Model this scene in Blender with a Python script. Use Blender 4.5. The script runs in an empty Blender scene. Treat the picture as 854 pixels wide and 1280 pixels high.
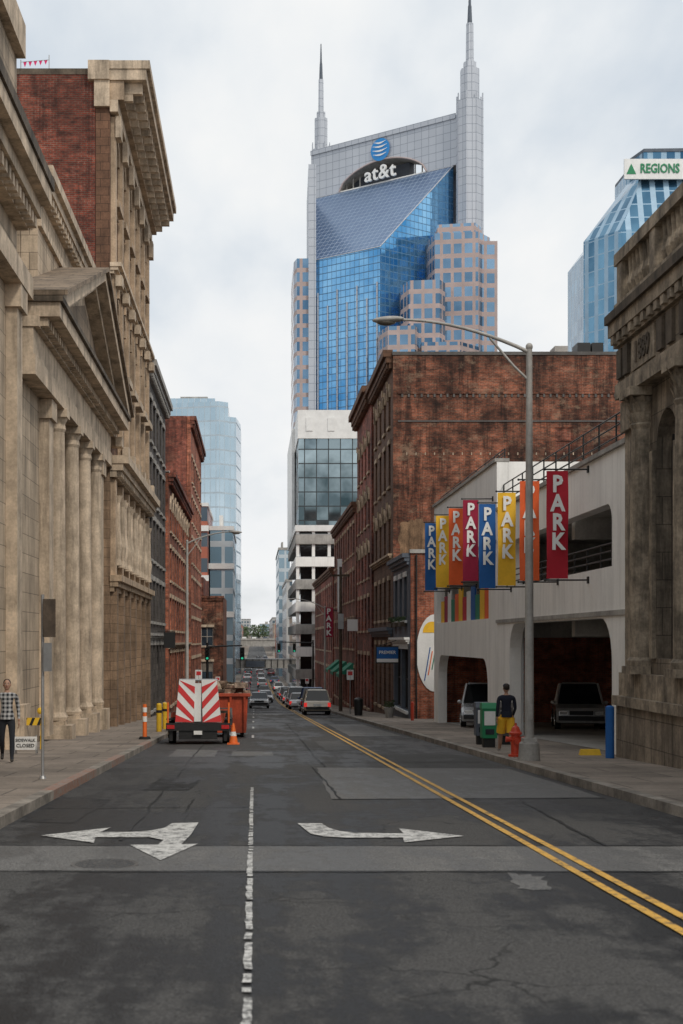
import bpy, math, random
from mathutils import Vector, Matrix
random.seed(7)
R=random.random
# ------------------------------------------------------------------ materials
def node(nt,t,ins=None,**props):
    n=nt.nodes.new(t)
    for k,v in props.items(): setattr(n,k,v)
    for k,v in (ins or {}).items():
        if isinstance(v,bpy.types.NodeSocket): nt.links.new(v,n.inputs[k])
        else: n.inputs[k].default_value=v
    return n
def c4(c): return (c[0],c[1],c[2],1.0)
def mth(nt,op,a,b=0.0,clamp=False):
    return node(nt,'ShaderNodeMath',{0:a,1:b},operation=op,use_clamp=clamp).outputs[0]
def mixc(nt,f,a,b,blend='MIX'):
    a=c4(a) if isinstance(a,tuple) else a
    b=c4(b) if isinstance(b,tuple) else b
    return node(nt,'ShaderNodeMix',{0:f,6:a,7:b},data_type='RGBA',blend_type=blend).outputs[2]
def maprange(nt,v,a,b,c=0.0,d=1.0):
    return node(nt,'ShaderNodeMapRange',{0:v,1:a,2:b,3:c,4:d}).outputs[0]
def noise(nt,vec,scale,detail=4,rough=.6,sx=None):
    if sx: vec=node(nt,'ShaderNodeVectorMath',{0:vec,1:sx},operation='MULTIPLY').outputs[0]
    return node(nt,'ShaderNodeTexNoise',{'Vector':vec,'Scale':scale,'Detail':detail,'Roughness':rough}).outputs[0]
def scl(nt,c,k): return node(nt,'ShaderNodeVectorMath',{0:c,3:k},operation='SCALE').outputs[0]
def base(name):
    m=bpy.data.materials.new(name); m.use_nodes=True; nt=m.node_tree
    b=nt.nodes['Principled BSDF']
    pos=nt.nodes.new('ShaderNodeNewGeometry').outputs['Position']
    uv=nt.nodes.new('ShaderNodeTexCoord').outputs['UV']
    return m,nt,b,pos,uv
def bump(nt,b,h,strength=.3,dist=.02):
    n=node(nt,'ShaderNodeBump',{'Height':h,'Strength':strength,'Distance':dist})
    nt.links.new(n.outputs[0],b.inputs['Normal'])
def solid(name,col,rough=.7,var=.25,scale=1.2,metal=0.0,bmp=.15,streak=0.0,joint=None,coat=0.0,fine=14):
    m,nt,b,pos,uv=base(name)
    n1=noise(nt,pos,scale,5,.65); n2=noise(nt,pos,fine,3,.6)
    f=maprange(nt,n1,.36,.64,1-var,1+var*.6)
    f2=maprange(nt,n2,.3,.7,1-var*.5,1+var*.4)
    k=mth(nt,'MULTIPLY',f,f2)
    if streak:
        s=noise(nt,pos,1.0,6,.72,(1.9,1.9,.2))
        k=mth(nt,'MULTIPLY',k,maprange(nt,s,.46,.64,1.05,1-streak))
    c=scl(nt,col,k)
    if joint:
        bt=node(nt,'ShaderNodeTexBrick',{'Vector':uv,'Color1':(1,1,1,1),'Color2':(.78,.78,.78,1),'Mortar':(.40,.40,.40,1),'Scale':1.0,'Mortar Size':joint[2],'Brick Width':joint[0],'Row Height':joint[1]})
        c=mixc(nt,1.0,c,bt.outputs[0],'MULTIPLY')
    nt.links.new(c,b.inputs['Base Color'])
    b.inputs['Roughness'].default_value=rough; b.inputs['Metallic'].default_value=metal
    if coat: b.inputs['Coat Weight'].default_value=coat
    if bmp: bump(nt,b,n2,bmp)
    return m
def brick(name,ca,cb,mortar,w=.26,h=.09,dark=.5,pale=.0,soot=.5):
    m,nt,b,pos,uv=base(name)
    bt=node(nt,'ShaderNodeTexBrick',{'Vector':uv,'Color1':c4(ca),'Color2':c4(cb),'Mortar':c4(mortar),'Scale':1.0,'Mortar Size':.012,'Brick Width':w,'Row Height':h,'Bias':-.1})
    n1=noise(nt,pos,.22,7,.72); n2=noise(nt,pos,1.6,6,.8,(1,1,2.2)); n3=noise(nt,pos,.8,6,.72,(2.0,2.0,.2))
    k=mth(nt,'MULTIPLY',maprange(nt,n1,.42,.58,1-dark,1.3),maprange(nt,n2,.38,.62,.5,1.5))
    k=mth(nt,'MULTIPLY',k,maprange(nt,n3,.47,.6,1.0,1-soot))
    c=scl(nt,bt.outputs[0],k)
    if pale:
        n4=noise(nt,pos,.5,7,.8,(1,1,1.6))
        c=mixc(nt,maprange(nt,n4,.54,.64,0.0,pale),c,(.31,.21,.14))
    nt.links.new(c,b.inputs['Base Color']); b.inputs['Roughness'].default_value=.9
    bump(nt,b,bt.outputs['Fac'],-.4,.02)
    return m
def curtain(name,cw,ch,lw,lh,glassA,glassB,frame,metal=.75,rough=.08,wob=.02,frough=.5,cellvar=.45,bigs=.035):
    m,nt,b,pos,uv=base(name)
    s=node(nt,'ShaderNodeSeparateXYZ',{0:uv})
    x=mth(nt,'DIVIDE',s.outputs[0],cw); y=mth(nt,'DIVIDE',s.outputs[1],ch)
    fx=mth(nt,'FLOOR',x); fy=mth(nt,'FLOOR',y)
    rx=mth(nt,'FRACT',x); ry=mth(nt,'FRACT',y)
    msk=mth(nt,'MAXIMUM',mth(nt,'LESS_THAN',rx,lw),mth(nt,'LESS_THAN',ry,lh))
    cell=node(nt,'ShaderNodeCombineXYZ',{0:fx,1:fy}).outputs[0]
    wn=node(nt,'ShaderNodeTexWhiteNoise',{'Vector':cell})
    big=noise(nt,pos,bigs,4,.65)
    fac=mth(nt,'ADD',mth(nt,'MULTIPLY',wn.outputs[0],cellvar),maprange(nt,big,.40,.60,0.0,.6),True)
    g=mixc(nt,fac,glassA,glassB)
    fr=scl(nt,frame,maprange(nt,noise(nt,pos,.3,4,.6),.3,.7,.85,1.1))
    nt.links.new(mixc(nt,msk,g,fr),b.inputs['Base Color'])
    inv=mth(nt,'SUBTRACT',1.0,msk)
    nt.links.new(mth(nt,'MULTIPLY',inv,metal),b.inputs['Metallic'])
    nt.links.new(mth(nt,'ADD',mth(nt,'MULTIPLY',msk,frough),rough),b.inputs['Roughness'])
    geo=nt.nodes.new('ShaderNodeNewGeometry')
    off=node(nt,'ShaderNodeVectorMath',{0:wn.outputs[1],1:(.5,.5,.5)},operation='SUBTRACT').outputs[0]
    ad=node(nt,'ShaderNodeVectorMath',{0:geo.outputs['Normal'],1:scl(nt,off,wob)},operation='ADD').outputs[0]
    ad=node(nt,'ShaderNodeVectorMath',{0:ad},operation='NORMALIZE').outputs[0]
    nt.links.new(ad,b.inputs['Normal'])
    return m
def paint_worn(name,col,wear=.5,under=(.05,.05,.05)):
    m,nt,b,pos,uv=base(name)
    n1=noise(nt,pos,7,6,.75); n2=noise(nt,pos,45,3,.7)
    f=mth(nt,'ADD',mth(nt,'MULTIPLY',n1,.65),mth(nt,'MULTIPLY',n2,.35))
    nt.links.new(mixc(nt,maprange(nt,f,.56-.1*wear,.62-.06*wear,0.0,.9),col,under),b.inputs['Base Color'])
    b.inputs['Roughness'].default_value=.7
    return m
def asphalt(name,lo,hi,crack=.8):
    m,nt,b,pos,uv=base(name)
    n0=noise(nt,pos,.42,7,.74,(1.8,.6,1)); n1=noise(nt,pos,2.6,6,.78); n2=noise(nt,pos,55,2,.6); n3=noise(nt,pos,.16,3,.5); n4=noise(nt,pos,1.0,4,.6,(1.5,.09,1))
    f=mth(nt,'ADD',mth(nt,'MULTIPLY',n0,.5),mth(nt,'MULTIPLY',n1,.22))
    f=mth(nt,'ADD',f,mth(nt,'MULTIPLY',n4,.28))
    f=mth(nt,'ADD',f,maprange(nt,n3,.35,.65,-.05,.05))
    c=mixc(nt,maprange(nt,f,.465,.53),lo,hi)
    c=scl(nt,c,maprange(nt,n2,.3,.7,.4,1.65))
    wp=node(nt,'ShaderNodeVectorMath',{0:pos,1:scl(nt,node(nt,'ShaderNodeTexNoise',{'Vector':pos,'Scale':1.3,'Detail':4}).outputs[1],1.1)},operation='ADD').outputs[0]
    vo=node(nt,'ShaderNodeTexVoronoi',{'Vector':wp,'Scale':.42},feature='DISTANCE_TO_EDGE').outputs[0]
    cr=mth(nt,'MULTIPLY',maprange(nt,vo,.003,.009,1.0,0.0),maprange(nt,n3,.45,.6))
    c=mixc(nt,mth(nt,'MULTIPLY',cr,crack),c,(.008,.008,.008))
    nt.links.new(c,b.inputs['Base Color'])
    nt.links.new(maprange(nt,f,.46,.54,.5,.9),b.inputs['Roughness']); b.inputs['Specular IOR Level'].default_value=.32
    bump(nt,b,n2,.7,.012)
    return m
def glass(name,col,rough=.06):
    m,nt,b,pos,uv=base(name)
    n=noise(nt,pos,.8,3,.6)
    nt.links.new(scl(nt,col,maprange(nt,n,.3,.7,.5,1.6)),b.inputs['Base Color']); b.inputs['Roughness'].default_value=rough
    b.inputs['IOR'].default_value=1.55
    bump(nt,b,n,.12,.05)
    return m
def plaid(name):
    m,nt,b,pos,uv=base(name)
    s=node(nt,'ShaderNodeSeparateXYZ',{0:pos})
    a=mth(nt,'LESS_THAN',mth(nt,'FRACT',mth(nt,'MULTIPLY',s.outputs[0],11.)),.5)
    c=mth(nt,'LESS_THAN',mth(nt,'FRACT',mth(nt,'MULTIPLY',s.outputs[2],11.)),.5)
    f=mth(nt,'MULTIPLY',mth(nt,'ADD',a,c),.5)
    nt.links.new(mixc(nt,f,(.012,.014,.02),(.45,.45,.45)),b.inputs['Base Color']); b.inputs['Roughness'].default_value=.9
    return m
M={}
M['lime']=solid('limestone',(.50,.395,.285),.85,.22,.8,streak=.5,joint=(1.3,.55,.012))
M['lime_plain']=solid('limestone_trim',(.55,.44,.325),.85,.28,1.5,streak=.48)
M['lime_sh']=solid('limestone_shaded',(.27,.205,.145),.88,.3,1.0,streak=.5,joint=(1.3,.55,.012))  # streaked limestone, base colour darkened to paint in shade
M['lime_dark']=solid('sooty_stone',(.12,.095,.07),.9,.4,1.2,streak=.6)
M['tan']=solid('tan_stone',(.31,.21,.135),.85,.3,.9,streak=.45,joint=(.9,.4,.012))
M['tan_plain']=solid('tan_trim',(.47,.35,.24),.85,.3,1.4,streak=.4)
M['brown_stone']=solid('brown_stone',(.165,.085,.05),.88,.35,1.0,streak=.4,joint=(.7,.35,.014))
M['rstone']=solid('grey_limestone',(.30,.245,.185),.85,.4,1.2,streak=.6,joint=(1.1,.6,.012))
M['rstone_p']=solid('grey_limestone_trim',(.34,.28,.21),.85,.45,2.2,streak=.6)
M['brick_d']=brick('old_brown_brick',(.29,.08,.038),(.12,.038,.022),(.20,.135,.095),dark=.64,pale=.6,soot=.68)
M['brick_r']=brick('red_brick',(.30,.06,.032),(.16,.035,.022),(.19,.135,.105),dark=.5,pale=.12)
M['brick_o']=brick('orange_brick',(.42,.11,.048),(.28,.068,.034),(.26,.185,.14),dark=.35)
M['brick_l']=brick('rust_brick',(.26,.068,.036),(.16,.043,.026),(.18,.12,.09),dark=.5,pale=.3)
M['garage']=solid('painted_concrete',(.86,.85,.82),.7,.06,.5,streak=.10)
M['conc']=solid('concrete',(.37,.355,.33),.85,.25,.7,streak=.2)
M['conc_d']=solid('dark_concrete',(.12,.112,.105),.9,.3,.7)
M['walk']=solid('pavement_concrete',(.27,.225,.185),.88,.35,.5,joint=(1.5,1.5,.02))
M['kerb']=solid('kerb_stone',(.27,.24,.205),.85,.45,1.3)
M['kerb_r']=paint_worn('red_kerb_paint',(.30,.13,.08),1.3,(.25,.225,.20))
M['earth']=solid('city_ground',(.14,.13,.12),.95,.3,.05)
M['asph']=asphalt('asphalt',(.0065,.0065,.0075),(.066,.064,.062))
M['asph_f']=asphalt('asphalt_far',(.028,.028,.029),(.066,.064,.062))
M['asph_l']=asphalt('asphalt_patch',(.095,.093,.09),(.15,.146,.14),crack=.5)
M['asph_m']=asphalt('asphalt_repair',(.045,.045,.046),(.095,.093,.09))
M['asph_k']=asphalt('tar_patch',(.008,.008,.009),(.022,.022,.022))
M['white_p']=paint_worn('white_road_paint',(.64,.63,.60),.85)
M['yellow_p']=paint_worn('yellow_road_paint',(.66,.37,.06),.55)
M['gl_d']=glass('window_dark',(.010,.012,.014))
M['gl_b']=glass('window_blue',(.03,.045,.06))
M['gl_w']=glass('window_blind',(.17,.15,.125),.25)
M['frame_w']=solid('painted_frame',(.42,.385,.34),.6,.15)
M['frame_d']=solid('dark_frame',(.03,.026,.024),.6,.2)
M['black']=solid('black_metal',(.015,.015,.015),.5,.2)
M['rubber']=solid('tyre_rubber',(.015,.015,.015),.85,.2)
M['steel']=solid('galvanised_steel',(.38,.38,.38),.45,.15,metal=.6)
M['pole']=solid('pole_paint',(.40,.385,.36),.55,.2,streak=.2)
M['chrome']=solid('chrome',(.6,.6,.6),.15,.05,metal=1.0,bmp=0)
M['white']=solid('white_paint',(.80,.80,.78),.5,.08)
M['white_l']=solid('white_letters',(.85,.85,.83),.6,.03,bmp=0)
M['red']=solid('banner_red',(.48,.012,.03),.75,.1)
M['dred']=solid('banner_dark_red',(.33,.008,.045),.75,.1)
M['orange']=solid('banner_orange',(.80,.13,.03),.75,.1)
M['yellow']=solid('banner_yellow',(.86,.50,.03),.75,.1)
M['blue']=solid('banner_blue',(.012,.11,.36),.75,.1)
M['safety']=solid('safety_orange',(.85,.17,.03),.55,.12)
M['syellow']=solid('safety_yellow',(.75,.47,.03),.5,.15)
M['hydrant']=solid('hydrant_red',(.60,.06,.025),.45,.2)
M['dump']=solid('dumpster_red',(.48,.075,.03),.55,.3,streak=.4)
M['debris']=solid('debris',(.28,.2,.15),.95,.6,4)
M['green']=solid('green_canvas',(.02,.20,.12),.8,.15)
M['signgreen']=solid('sign_green',(.01,.22,.09),.5,.05)
M['bluegrey']=solid('blue_grey_paint',(.095,.115,.145),.6,.2)
M['dkpaint']=solid('charcoal_painted_brick',(.115,.10,.09),.8,.3,1.0,streak=.4,joint=(.7,.35,.014))
M['wood']=solid('weathered_wood',(.09,.065,.045),.9,.4,3)
M['redstripe']=solid('red_stripe',(.62,.03,.03),.45,.05)
M['tail']=solid('tail_light',(.5,.01,.01),.2,.05,bmp=0)
M['skin']=solid('skin',(.42,.245,.17),.6,.06,bmp=0)
M['hair']=solid('hair',(.03,.02,.015),.8,.2)
M['navy']=solid('navy_cloth',(.012,.016,.032),.9,.2)
M['denim']=solid('dark_denim',(.015,.017,.024),.9,.2)
M['yshort']=solid('yellow_cloth',(.85,.48,.03),.85,.1)
M['shoe']=solid('shoe',(.05,.045,.04),.7,.2)
M['shoe_w']=solid('white_shoe',(.5,.5,.5),.7,.1)
M['plaid']=plaid('plaid_cloth')
M['tw_glass']=curtain('blue_curtain_wall',1.55,1.9,.10,.13,(.05,.26,.56),(.32,.62,.90),(.08,.19,.33),.82,.07,.03,cellvar=.25,bigs=.05)
M['tw_slope']=curtain('sloped_glass_roof',1.7,2.0,.08,.09,(.11,.18,.32),(.14,.22,.36),(.36,.44,.56),.5,.3,.008)
M['tw_panel']=curtain('silver_panels',2.4,2.4,.06,.06,(.45,.48,.53),(.52,.55,.60),(.26,.29,.34),.12,.45,.0)
M['tw_pink']=curtain('granite_and_windows',2.9,3.9,.28,.32,(.05,.13,.23),(.28,.44,.60),(.45,.35,.325),.7,.1,.03)
M['tw_pink_s']=solid('pink_granite',(.48,.39,.37),.7,.1,.1)
M['gt_glass']=curtain('pale_curtain_wall',1.5,3.6,.12,.12,(.38,.51,.60),(.60,.73,.82),(.46,.55,.62),.6,.1,.03,cellvar=.3)
M['of_glass']=curtain('green_curtain_wall',1.6,1.9,.08,.08,(.04,.07,.08),(.42,.52,.56),(.03,.04,.045),.8,.05,.09,cellvar=.35,bigs=.12)
M['rg_glass']=curtain('striped_curtain_wall',3.4,3.8,.40,.07,(.035,.11,.20),(.16,.33,.48),(.32,.48,.62),.75,.08,.03,.15)
M['win_red']=curtain('red_brick_windows',3.0,3.6,.5,.45,(.06,.09,.12),(.25,.3,.34),(.42,.13,.08),.3,.2,.0)
M['win_grey']=curtain('grey_block_windows',3.0,3.4,.35,.4,(.05,.08,.11),(.2,.27,.32),(.46,.46,.45),.4,.2,.0)
M['win_tan']=curtain('tan_block_windows',2.6,3.4,.5,.5,(.05,.06,.07),(.16,.18,.2),(.38,.29,.22),.3,.3,.0)
M['win_far']=curtain('blue_block_windows',2.4,3.4,.2,.25,(.16,.28,.36),(.36,.48,.56),(.50,.56,.60),.5,.2,.0)
M['golight']=solid('signal_green',(.03,.6,.35),.4,.05,bmp=0)
_b=M['golight'].node_tree.nodes['Principled BSDF']; _b.inputs['Emission Color'].default_value=(.05,.8,.45,1); _b.inputs['Emission Strength'].default_value=.45
M['redlight']=solid('brake_light',(.7,.02,.02),.3,.05,bmp=0)
_b=M['redlight'].node_tree.nodes['Principled BSDF']; _b.inputs['Emission Color'].default_value=(.9,.04,.03,1); _b.inputs['Emission Strength'].default_value=.5
def leaf(name):
    m,nt,b,pos,uv=base(name)
    nt.links.new(mixc(nt,maprange(nt,noise(nt,pos,.2,4),.35,.65),(.05,.08,.035),(.11,.15,.07)),b.inputs['Base Color']); b.inputs['Roughness'].default_value=.9
    return m
M['leaf']=leaf('foliage')
# ------------------------------------------------------------------ ground profile
GP=[(-80,2.8),(0,0),(140,-4.9),(170,-5.85),(210,-6.8),(260,-7.4),(330,-7.5),(420,-7.2),(520,-6.6),(700,-5.0),(1000,-1.5),(1500,7),(2200,12),(6000,12)]
def gz(y):
    for (a,za),(b,zb) in zip(GP,GP[1:]):
        if y<=b: return za+(zb-za)*(y-a)/(b-a)
    return GP[-1][1]
# ------------------------------------------------------------------ builder
class B:
    def __init__(s,name): s.n=name; s.v=[]; s.f=[]; s.m=[]; s.s=[]; s.mats=[]
    def mi(s,k):
        m=M[k] if isinstance(k,str) else k
        if m not in s.mats: s.mats.append(m)
        return s.mats.index(m)
    def add(s,vs,fs,mat,sm=False):
        o=len(s.v); s.v+= [tuple(v) for v in vs]; i=s.mi(mat)
        for f in fs: s.f.append([o+j for j in f]); s.m.append(i); s.s.append(sm)
    def poly(s,pts,mat,sm=False): s.add(pts,[list(range(len(pts)))],mat,sm)
    def hexa(s,p,mat): s.add(p,[[0,3,2,1],[4,5,6,7],[0,1,5,4],[1,2,6,5],[2,3,7,6],[3,0,4,7]],mat)
    def box(s,x0,x1,y0,y1,z0,z1,mat):
        s.hexa([(x0,y0,z0),(x1,y0,z0),(x1,y1,z0),(x0,y1,z0),(x0,y0,z1),(x1,y0,z1),(x1,y1,z1),(x0,y1,z1)],mat)
    def prism(s,pts,z0,z1,mat,top=None,pts2=None):
        n=len(pts); q=pts2 or pts
        vs=[(x,y,z0) for x,y in pts]+[(x,y,z1) for x,y in q]
        s.add(vs,[[i,(i+1)%n,n+(i+1)%n,n+i] for i in range(n)],mat)
        s.poly([(x,y,z1) for x,y in q],top or mat); s.poly([(x,y,z0) for x,y in pts][::-1],top or mat)
    def extr(s,pts,axis,a0,a1,mat):
        f=(lambda p,a:(a,p[0],p[1])) if axis=='x' else (lambda p,a:(p[0],a,p[1]))
        n=len(pts); vs=[f(p,a0) for p in pts]+[f(p,a1) for p in pts]
        s.add(vs,[[i,(i+1)%n,n+(i+1)%n,n+i] for i in range(n)]+[list(range(n))[::-1],list(range(n,2*n))],mat)
    def tube(s,p0,p1,r0,r1=None,mat='steel',n=10,sm=True,caps=True):
        r1=r0 if r1 is None else r1
        p0=Vector(p0); p1=Vector(p1); d=(p1-p0).normalized()
        u=d.cross(Vector((0,0,1))) if abs(d.z)<.95 else d.cross(Vector((1,0,0)))
        u.normalize(); w=d.cross(u)
        vs=[]
        for p,r in ((p0,r0),(p1,r1)):
            for i in range(n):
                a=2*math.pi*i/n; vs.append(p+(u*math.cos(a)+w*math.sin(a))*r)
        s.add(vs,[[i,(i+1)%n,n+(i+1)%n,n+i] for i in range(n)],mat,sm)
        if caps: s.add(vs,[list(range(n))[::-1],list(range(n,2*n))],mat)
    def cyl(s,x,y,z0,z1,r0,r1=None,mat='steel',n=16,sm=True): s.tube((x,y,z0),(x,y,z1),r0,r1,mat,n,sm)
    def path(s,pts,r0,r1,mat,n=8):
        k=len(pts)-1
        for i in range(k):
            a=r0+(r1-r0)*i/k; b=r0+(r1-r0)*(i+1)/k
            s.tube(pts[i],pts[i+1],a,b,mat,n)
            s.ell(pts[i+1],b,b,b,mat,n,5)
    def ell(s,c,rx,ry,rz,mat,n=14,k=9,tilt=None):
        vs=[];fs=[]
        for j in range(k+1):
            t=math.pi*j/k
            for i in range(n):
                a=2*math.pi*i/n; v=Vector((rx*math.sin(t)*math.cos(a),ry*math.sin(t)*math.sin(a),rz*math.cos(t)))
                if tilt: v=tilt@v
                vs.append((c[0]+v.x,c[1]+v.y,c[2]+v.z))
        for j in range(k):
            for i in range(n): fs.append([j*n+i,j*n+(i+1)%n,(j+1)*n+(i+1)%n,(j+1)*n+i])
        s.add(vs,fs,mat,True)
    def lathe(s,x,y,prof,mat,n=20):
        for (z0,r0),(z1,r1) in zip(prof,prof[1:]): s.tube((x,y,z0),(x,y,z1+1e-4),r0,r1,mat,n,True,False)
        s.poly([(x+prof[-1][1]*math.cos(2*math.pi*i/n),y+prof[-1][1]*math.sin(2*math.pi*i/n),prof[-1][0]) for i in range(n)],mat)
    def text(s,txt,o,right,up,size,mat,bold=.0,ext=.01,center=True,sx=1.0,space=1.0):
        cu=bpy.data.curves.new('t','FONT'); cu.body=txt; cu.size=1; cu.offset=bold; cu.extrude=ext/size; cu.space_character=space
        cu.resolution_u=2
        if center: cu.align_x='CENTER'; cu.align_y='CENTER'
        ob=bpy.data.objects.new('t',cu); bpy.context.scene.collection.objects.link(ob)
        dg=bpy.context.evaluated_depsgraph_get(); me=bpy.data.meshes.new_from_object(ob.evaluated_get(dg))
        r=Vector(right).normalized(); u=Vector(up).normalized(); w=r.cross(u); o=Vector(o)
        s.add([o+r*(v.co.x*size*sx)+u*(v.co.y*size)+w*(v.co.z*size) for v in me.vertices],[list(p.vertices) for p in me.polygons],mat)
        bpy.data.objects.remove(ob); bpy.data.meshes.remove(me)
    def done(s,loc=None,rot=(0,0,0),bevel=0):
        me=bpy.data.meshes.new(s.n)
        if loc is None:
            xs=[v[0] for v in s.v]; ys=[v[1] for v in s.v]; zs=[v[2] for v in s.v]
            loc=((min(xs)+max(xs))/2,(min(ys)+max(ys))/2,min(zs))
            vs=[(v[0]-loc[0],v[1]-loc[1],v[2]-loc[2]) for v in s.v]
        else: vs=s.v
        me.from_pydata(vs,[],s.f)
        for m in s.mats: me.materials.append(m)
        me.polygons.foreach_set('material_index',s.m); me.polygons.foreach_set('use_smooth',s.s)
        me.update()
        uvl=me.uv_layers.new(name='UVMap'); Z=Vector((0,0,1))
        for p in me.polygons:
            n=p.normal
            if abs(n.z)>.97: t=Vector((1,0,0)); b=Vector((0,1,0))
            else: t=Z.cross(n).normalized(); b=n.cross(t)
            for li in p.loop_indices:
                co=me.vertices[me.loops[li].vertex_index].co
                uvl.data[li].uv=(co.dot(t),co.dot(b))
        ob=bpy.data.objects.new(s.n,me); bpy.context.scene.collection.objects.link(ob)
        ob.location=loc; ob.rotation_euler=rot
        if bevel:
            bm=ob.modifiers.new('bevel','BEVEL'); bm.width=bevel; bm.segments=2; bm.limit_method='ANGLE'
        return ob
class Fac:
    """wall with real openings. outward normal is to the right of p0->p1"""
    def __init__(s,b,p0,p1): 
        s.b=b; dx=p1[0]-p0[0]; dy=p1[1]-p0[1]; s.W=math.hypot(dx,dy); s.d=(dx/s.W,dy/s.W); s.n=(s.d[1],-s.d[0]); s.p=p0
    def P(s,a,z,c=0.): return (s.p[0]+s.d[0]*a+s.n[0]*c,s.p[1]+s.d[1]*a+s.n[1]*c,z)
    def box(s,a0,a1,z0,z1,c0,c1,mat):
        P=s.P; s.b.hexa([P(a0,z0,c1),P(a1,z0,c1),P(a1,z0,c0),P(a0,z0,c0),P(a0,z1,c1),P(a1,z1,c1),P(a1,z1,c0),P(a0,z1,c0)],mat)
    def wall(s,z0,z1,ops,mat,depth=.3,frame='frame_w',sill=None,gl=('gl_d','gl_d','gl_b','gl_d','gl_w'),rev=None,a0=0,a1=None,caps=True):
        b=s.b;P=s.P; a1=s.W if a1 is None else a1
        A=sorted({a0,a1}|{round(o[0],4) for o in ops}|{round(o[1],4) for o in ops})
        Z=sorted({z0,z1}|{round(o[2],4) for o in ops}|{round(o[3],4) for o in ops})
        A=[a for a in A if a0<=a<=a1]; Z=[z for z in Z if z0<=z<=z1]
        for x0,x1 in zip(A,A[1:]):
            for y0,y1 in zip(Z,Z[1:]):
                cx=(x0+x1)/2; cy=(y0+y1)/2
                if any(o[0]<cx<o[1] and o[2]<cy<o[3] for o in ops): continue
                b.poly([P(x0,y0),P(x1,y0),P(x1,y1),P(x0,y1)],mat)
        if caps: b.poly([P(a0,z0),P(a0,z1),P(a0,z1,-depth),P(a0,z0,-depth)],mat); b.poly([P(a1,z0),P(a1,z1),P(a1,z1,-depth),P(a1,z0,-depth)],mat)
        b.poly([P(a0,z1),P(a1,z1),P(a1,z1,-depth),P(a0,z1,-depth)],mat)
        rm=rev or mat
        for o in ops:
            x0,x1,y0,y1=o[:4]; k=o[4] if len(o)>4 else 'rect'; d=depth
            b.poly([P(x0,y0),P(x0,y1),P(x0,y1,-d),P(x0,y0,-d)],rm); b.poly([P(x1,y0),P(x1,y1),P(x1,y1,-d),P(x1,y0,-d)],rm)
            b.poly([P(x0,y0),P(x1,y0),P(x1,y0,-d),P(x0,y0,-d)],rm)
            if k=='arch':
                r=(x1-x0)/2; cx=(x0+x1)/2; cz=y1-r; N=10
                pts=[(cx-r*math.cos(math.pi*i/N),cz+r*math.sin(math.pi*i/N)) for i in range(N+1)]
                h=N//2
                b.poly([P(x0,y1)]+[P(*q) for q in pts[:h+1]],mat); b.poly([P(x1,y1)]+[P(*q) for q in pts[h:][::-1]],mat)
                for q,w in zip(pts,pts[1:]): b.poly([P(*q),P(*w),P(w[0],w[1],-d),P(q[0],q[1],-d)],rm,True)
            elif k=='void':
                r=o[5] if len(o)>5 else .8; N=6
                for sx,ex in ((1,x0),(-1,x1)):
                    pts=[(ex+sx*r*(1-math.cos(math.pi/2*i/N)),y1-r+r*math.sin(math.pi/2*i/N)) for i in range(N+1)]
                    b.poly([P(ex,y1)]+[P(*q) for q in pts],mat)
                    b.poly([P(ex,y1,-d)]+[P(q[0],q[1],-d) for q in pts],mat)
                    for q,w in zip(pts,pts[1:]): b.poly([P(*q),P(*w),P(w[0],w[1],-d),P(q[0],q[1],-d)],rm,True)
                b.poly([P(x0+r,y1),P(x1-r,y1),P(x1-r,y1,-d),P(x0+r,y1,-d)],rm)
            else: b.poly([P(x0,y1),P(x1,y1),P(x1,y1,-d),P(x0,y1,-d)],rm)
            if k=='void': continue
            zz=-d+.02; g=random.choice(gl)
            b.poly([P(x0,y0,zz),P(x1,y0,zz),P(x1,y1,zz),P(x0,y1,zz)],g)
            if k=='rect' and R()<.3 and y1-y0>1.8: s.box(x0+.08,x1-.08,y1-(y1-y0)*(.2+.35*R()),y1-.02,zz,zz+.03,'gl_w')
            w=.07
            s.box(x0,x0+w,y0,y1,zz,zz+.06,frame); s.box(x1-w,x1,y0,y1,zz,zz+.06,frame)
            s.box(x0+w,x1-w,y0,y0+w,zz,zz+.055,frame)
            ym=(y0+y1)/2; s.box(x0+w,x1-w,ym-.035,ym+.035,zz,zz+.05,frame)
            if x1-x0>1.1: xm=(x0+x1)/2; s.box(xm-.03,xm+.03,y0+w,ym-.035,zz,zz+.045,frame); s.box(xm-.03,xm+.03,ym+.035,y1,zz,zz+.045,frame)
            if k=='rect': s.box(x0+w,x1-w,y1-w,y1,zz,zz+.055,frame)
            if sill:
                s.box(x0-.12,x1+.12,y0-.16,y0-.004,.003,.13,sill)
                if k=='rect': s.box(x0-.1,x1+.1,y1+.004,y1+.28,.003,.09,sill)
                else:
                    r=(x1-x0)/2; cx=(x0+x1)/2; cz=y1-r; N=8
                    for i in range(N):
                        a,c=math.pi*i/N,math.pi*(i+1)/N
                        q=[P(cx-(r+e)*math.cos(t),cz+(r+e)*math.sin(t),cc) for cc in (.12,.003) for t,e in ((a,.02),(c,.02),(c,.3),(a,.3))]
                        b.hexa(q,sill)
                    s.box(cx-.14,cx+.14,y1+.0,y1+.42,.121,.22,sill)
    def cornice(s,z,mat,proj=.6,h=.7,a0=None,a1=None,dent=None,dm=None):
        a0=-.0 if a0 is None else a0; a1=s.W if a1 is None else a1
        s.box(a0,a1,z,z+h*.3,.004,proj*.35,mat); s.box(a0-.05,a1+.05,z+h*.3+.002,z+h*.62,.004,proj*.7,mat)
        s.box(a0-.1,a1+.1,z+h*.62+.002,z+h,.004,proj,mat)
        if dent:
            n=int((a1-a0)/dent)
            for i in range(n):
                a=a0+(i+.25)*(a1-a0)/n; s.box(a,a+dent*.5,z+h*.02,z+h*.3-.01,proj*.35,proj*.6,dm or mat)
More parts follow.
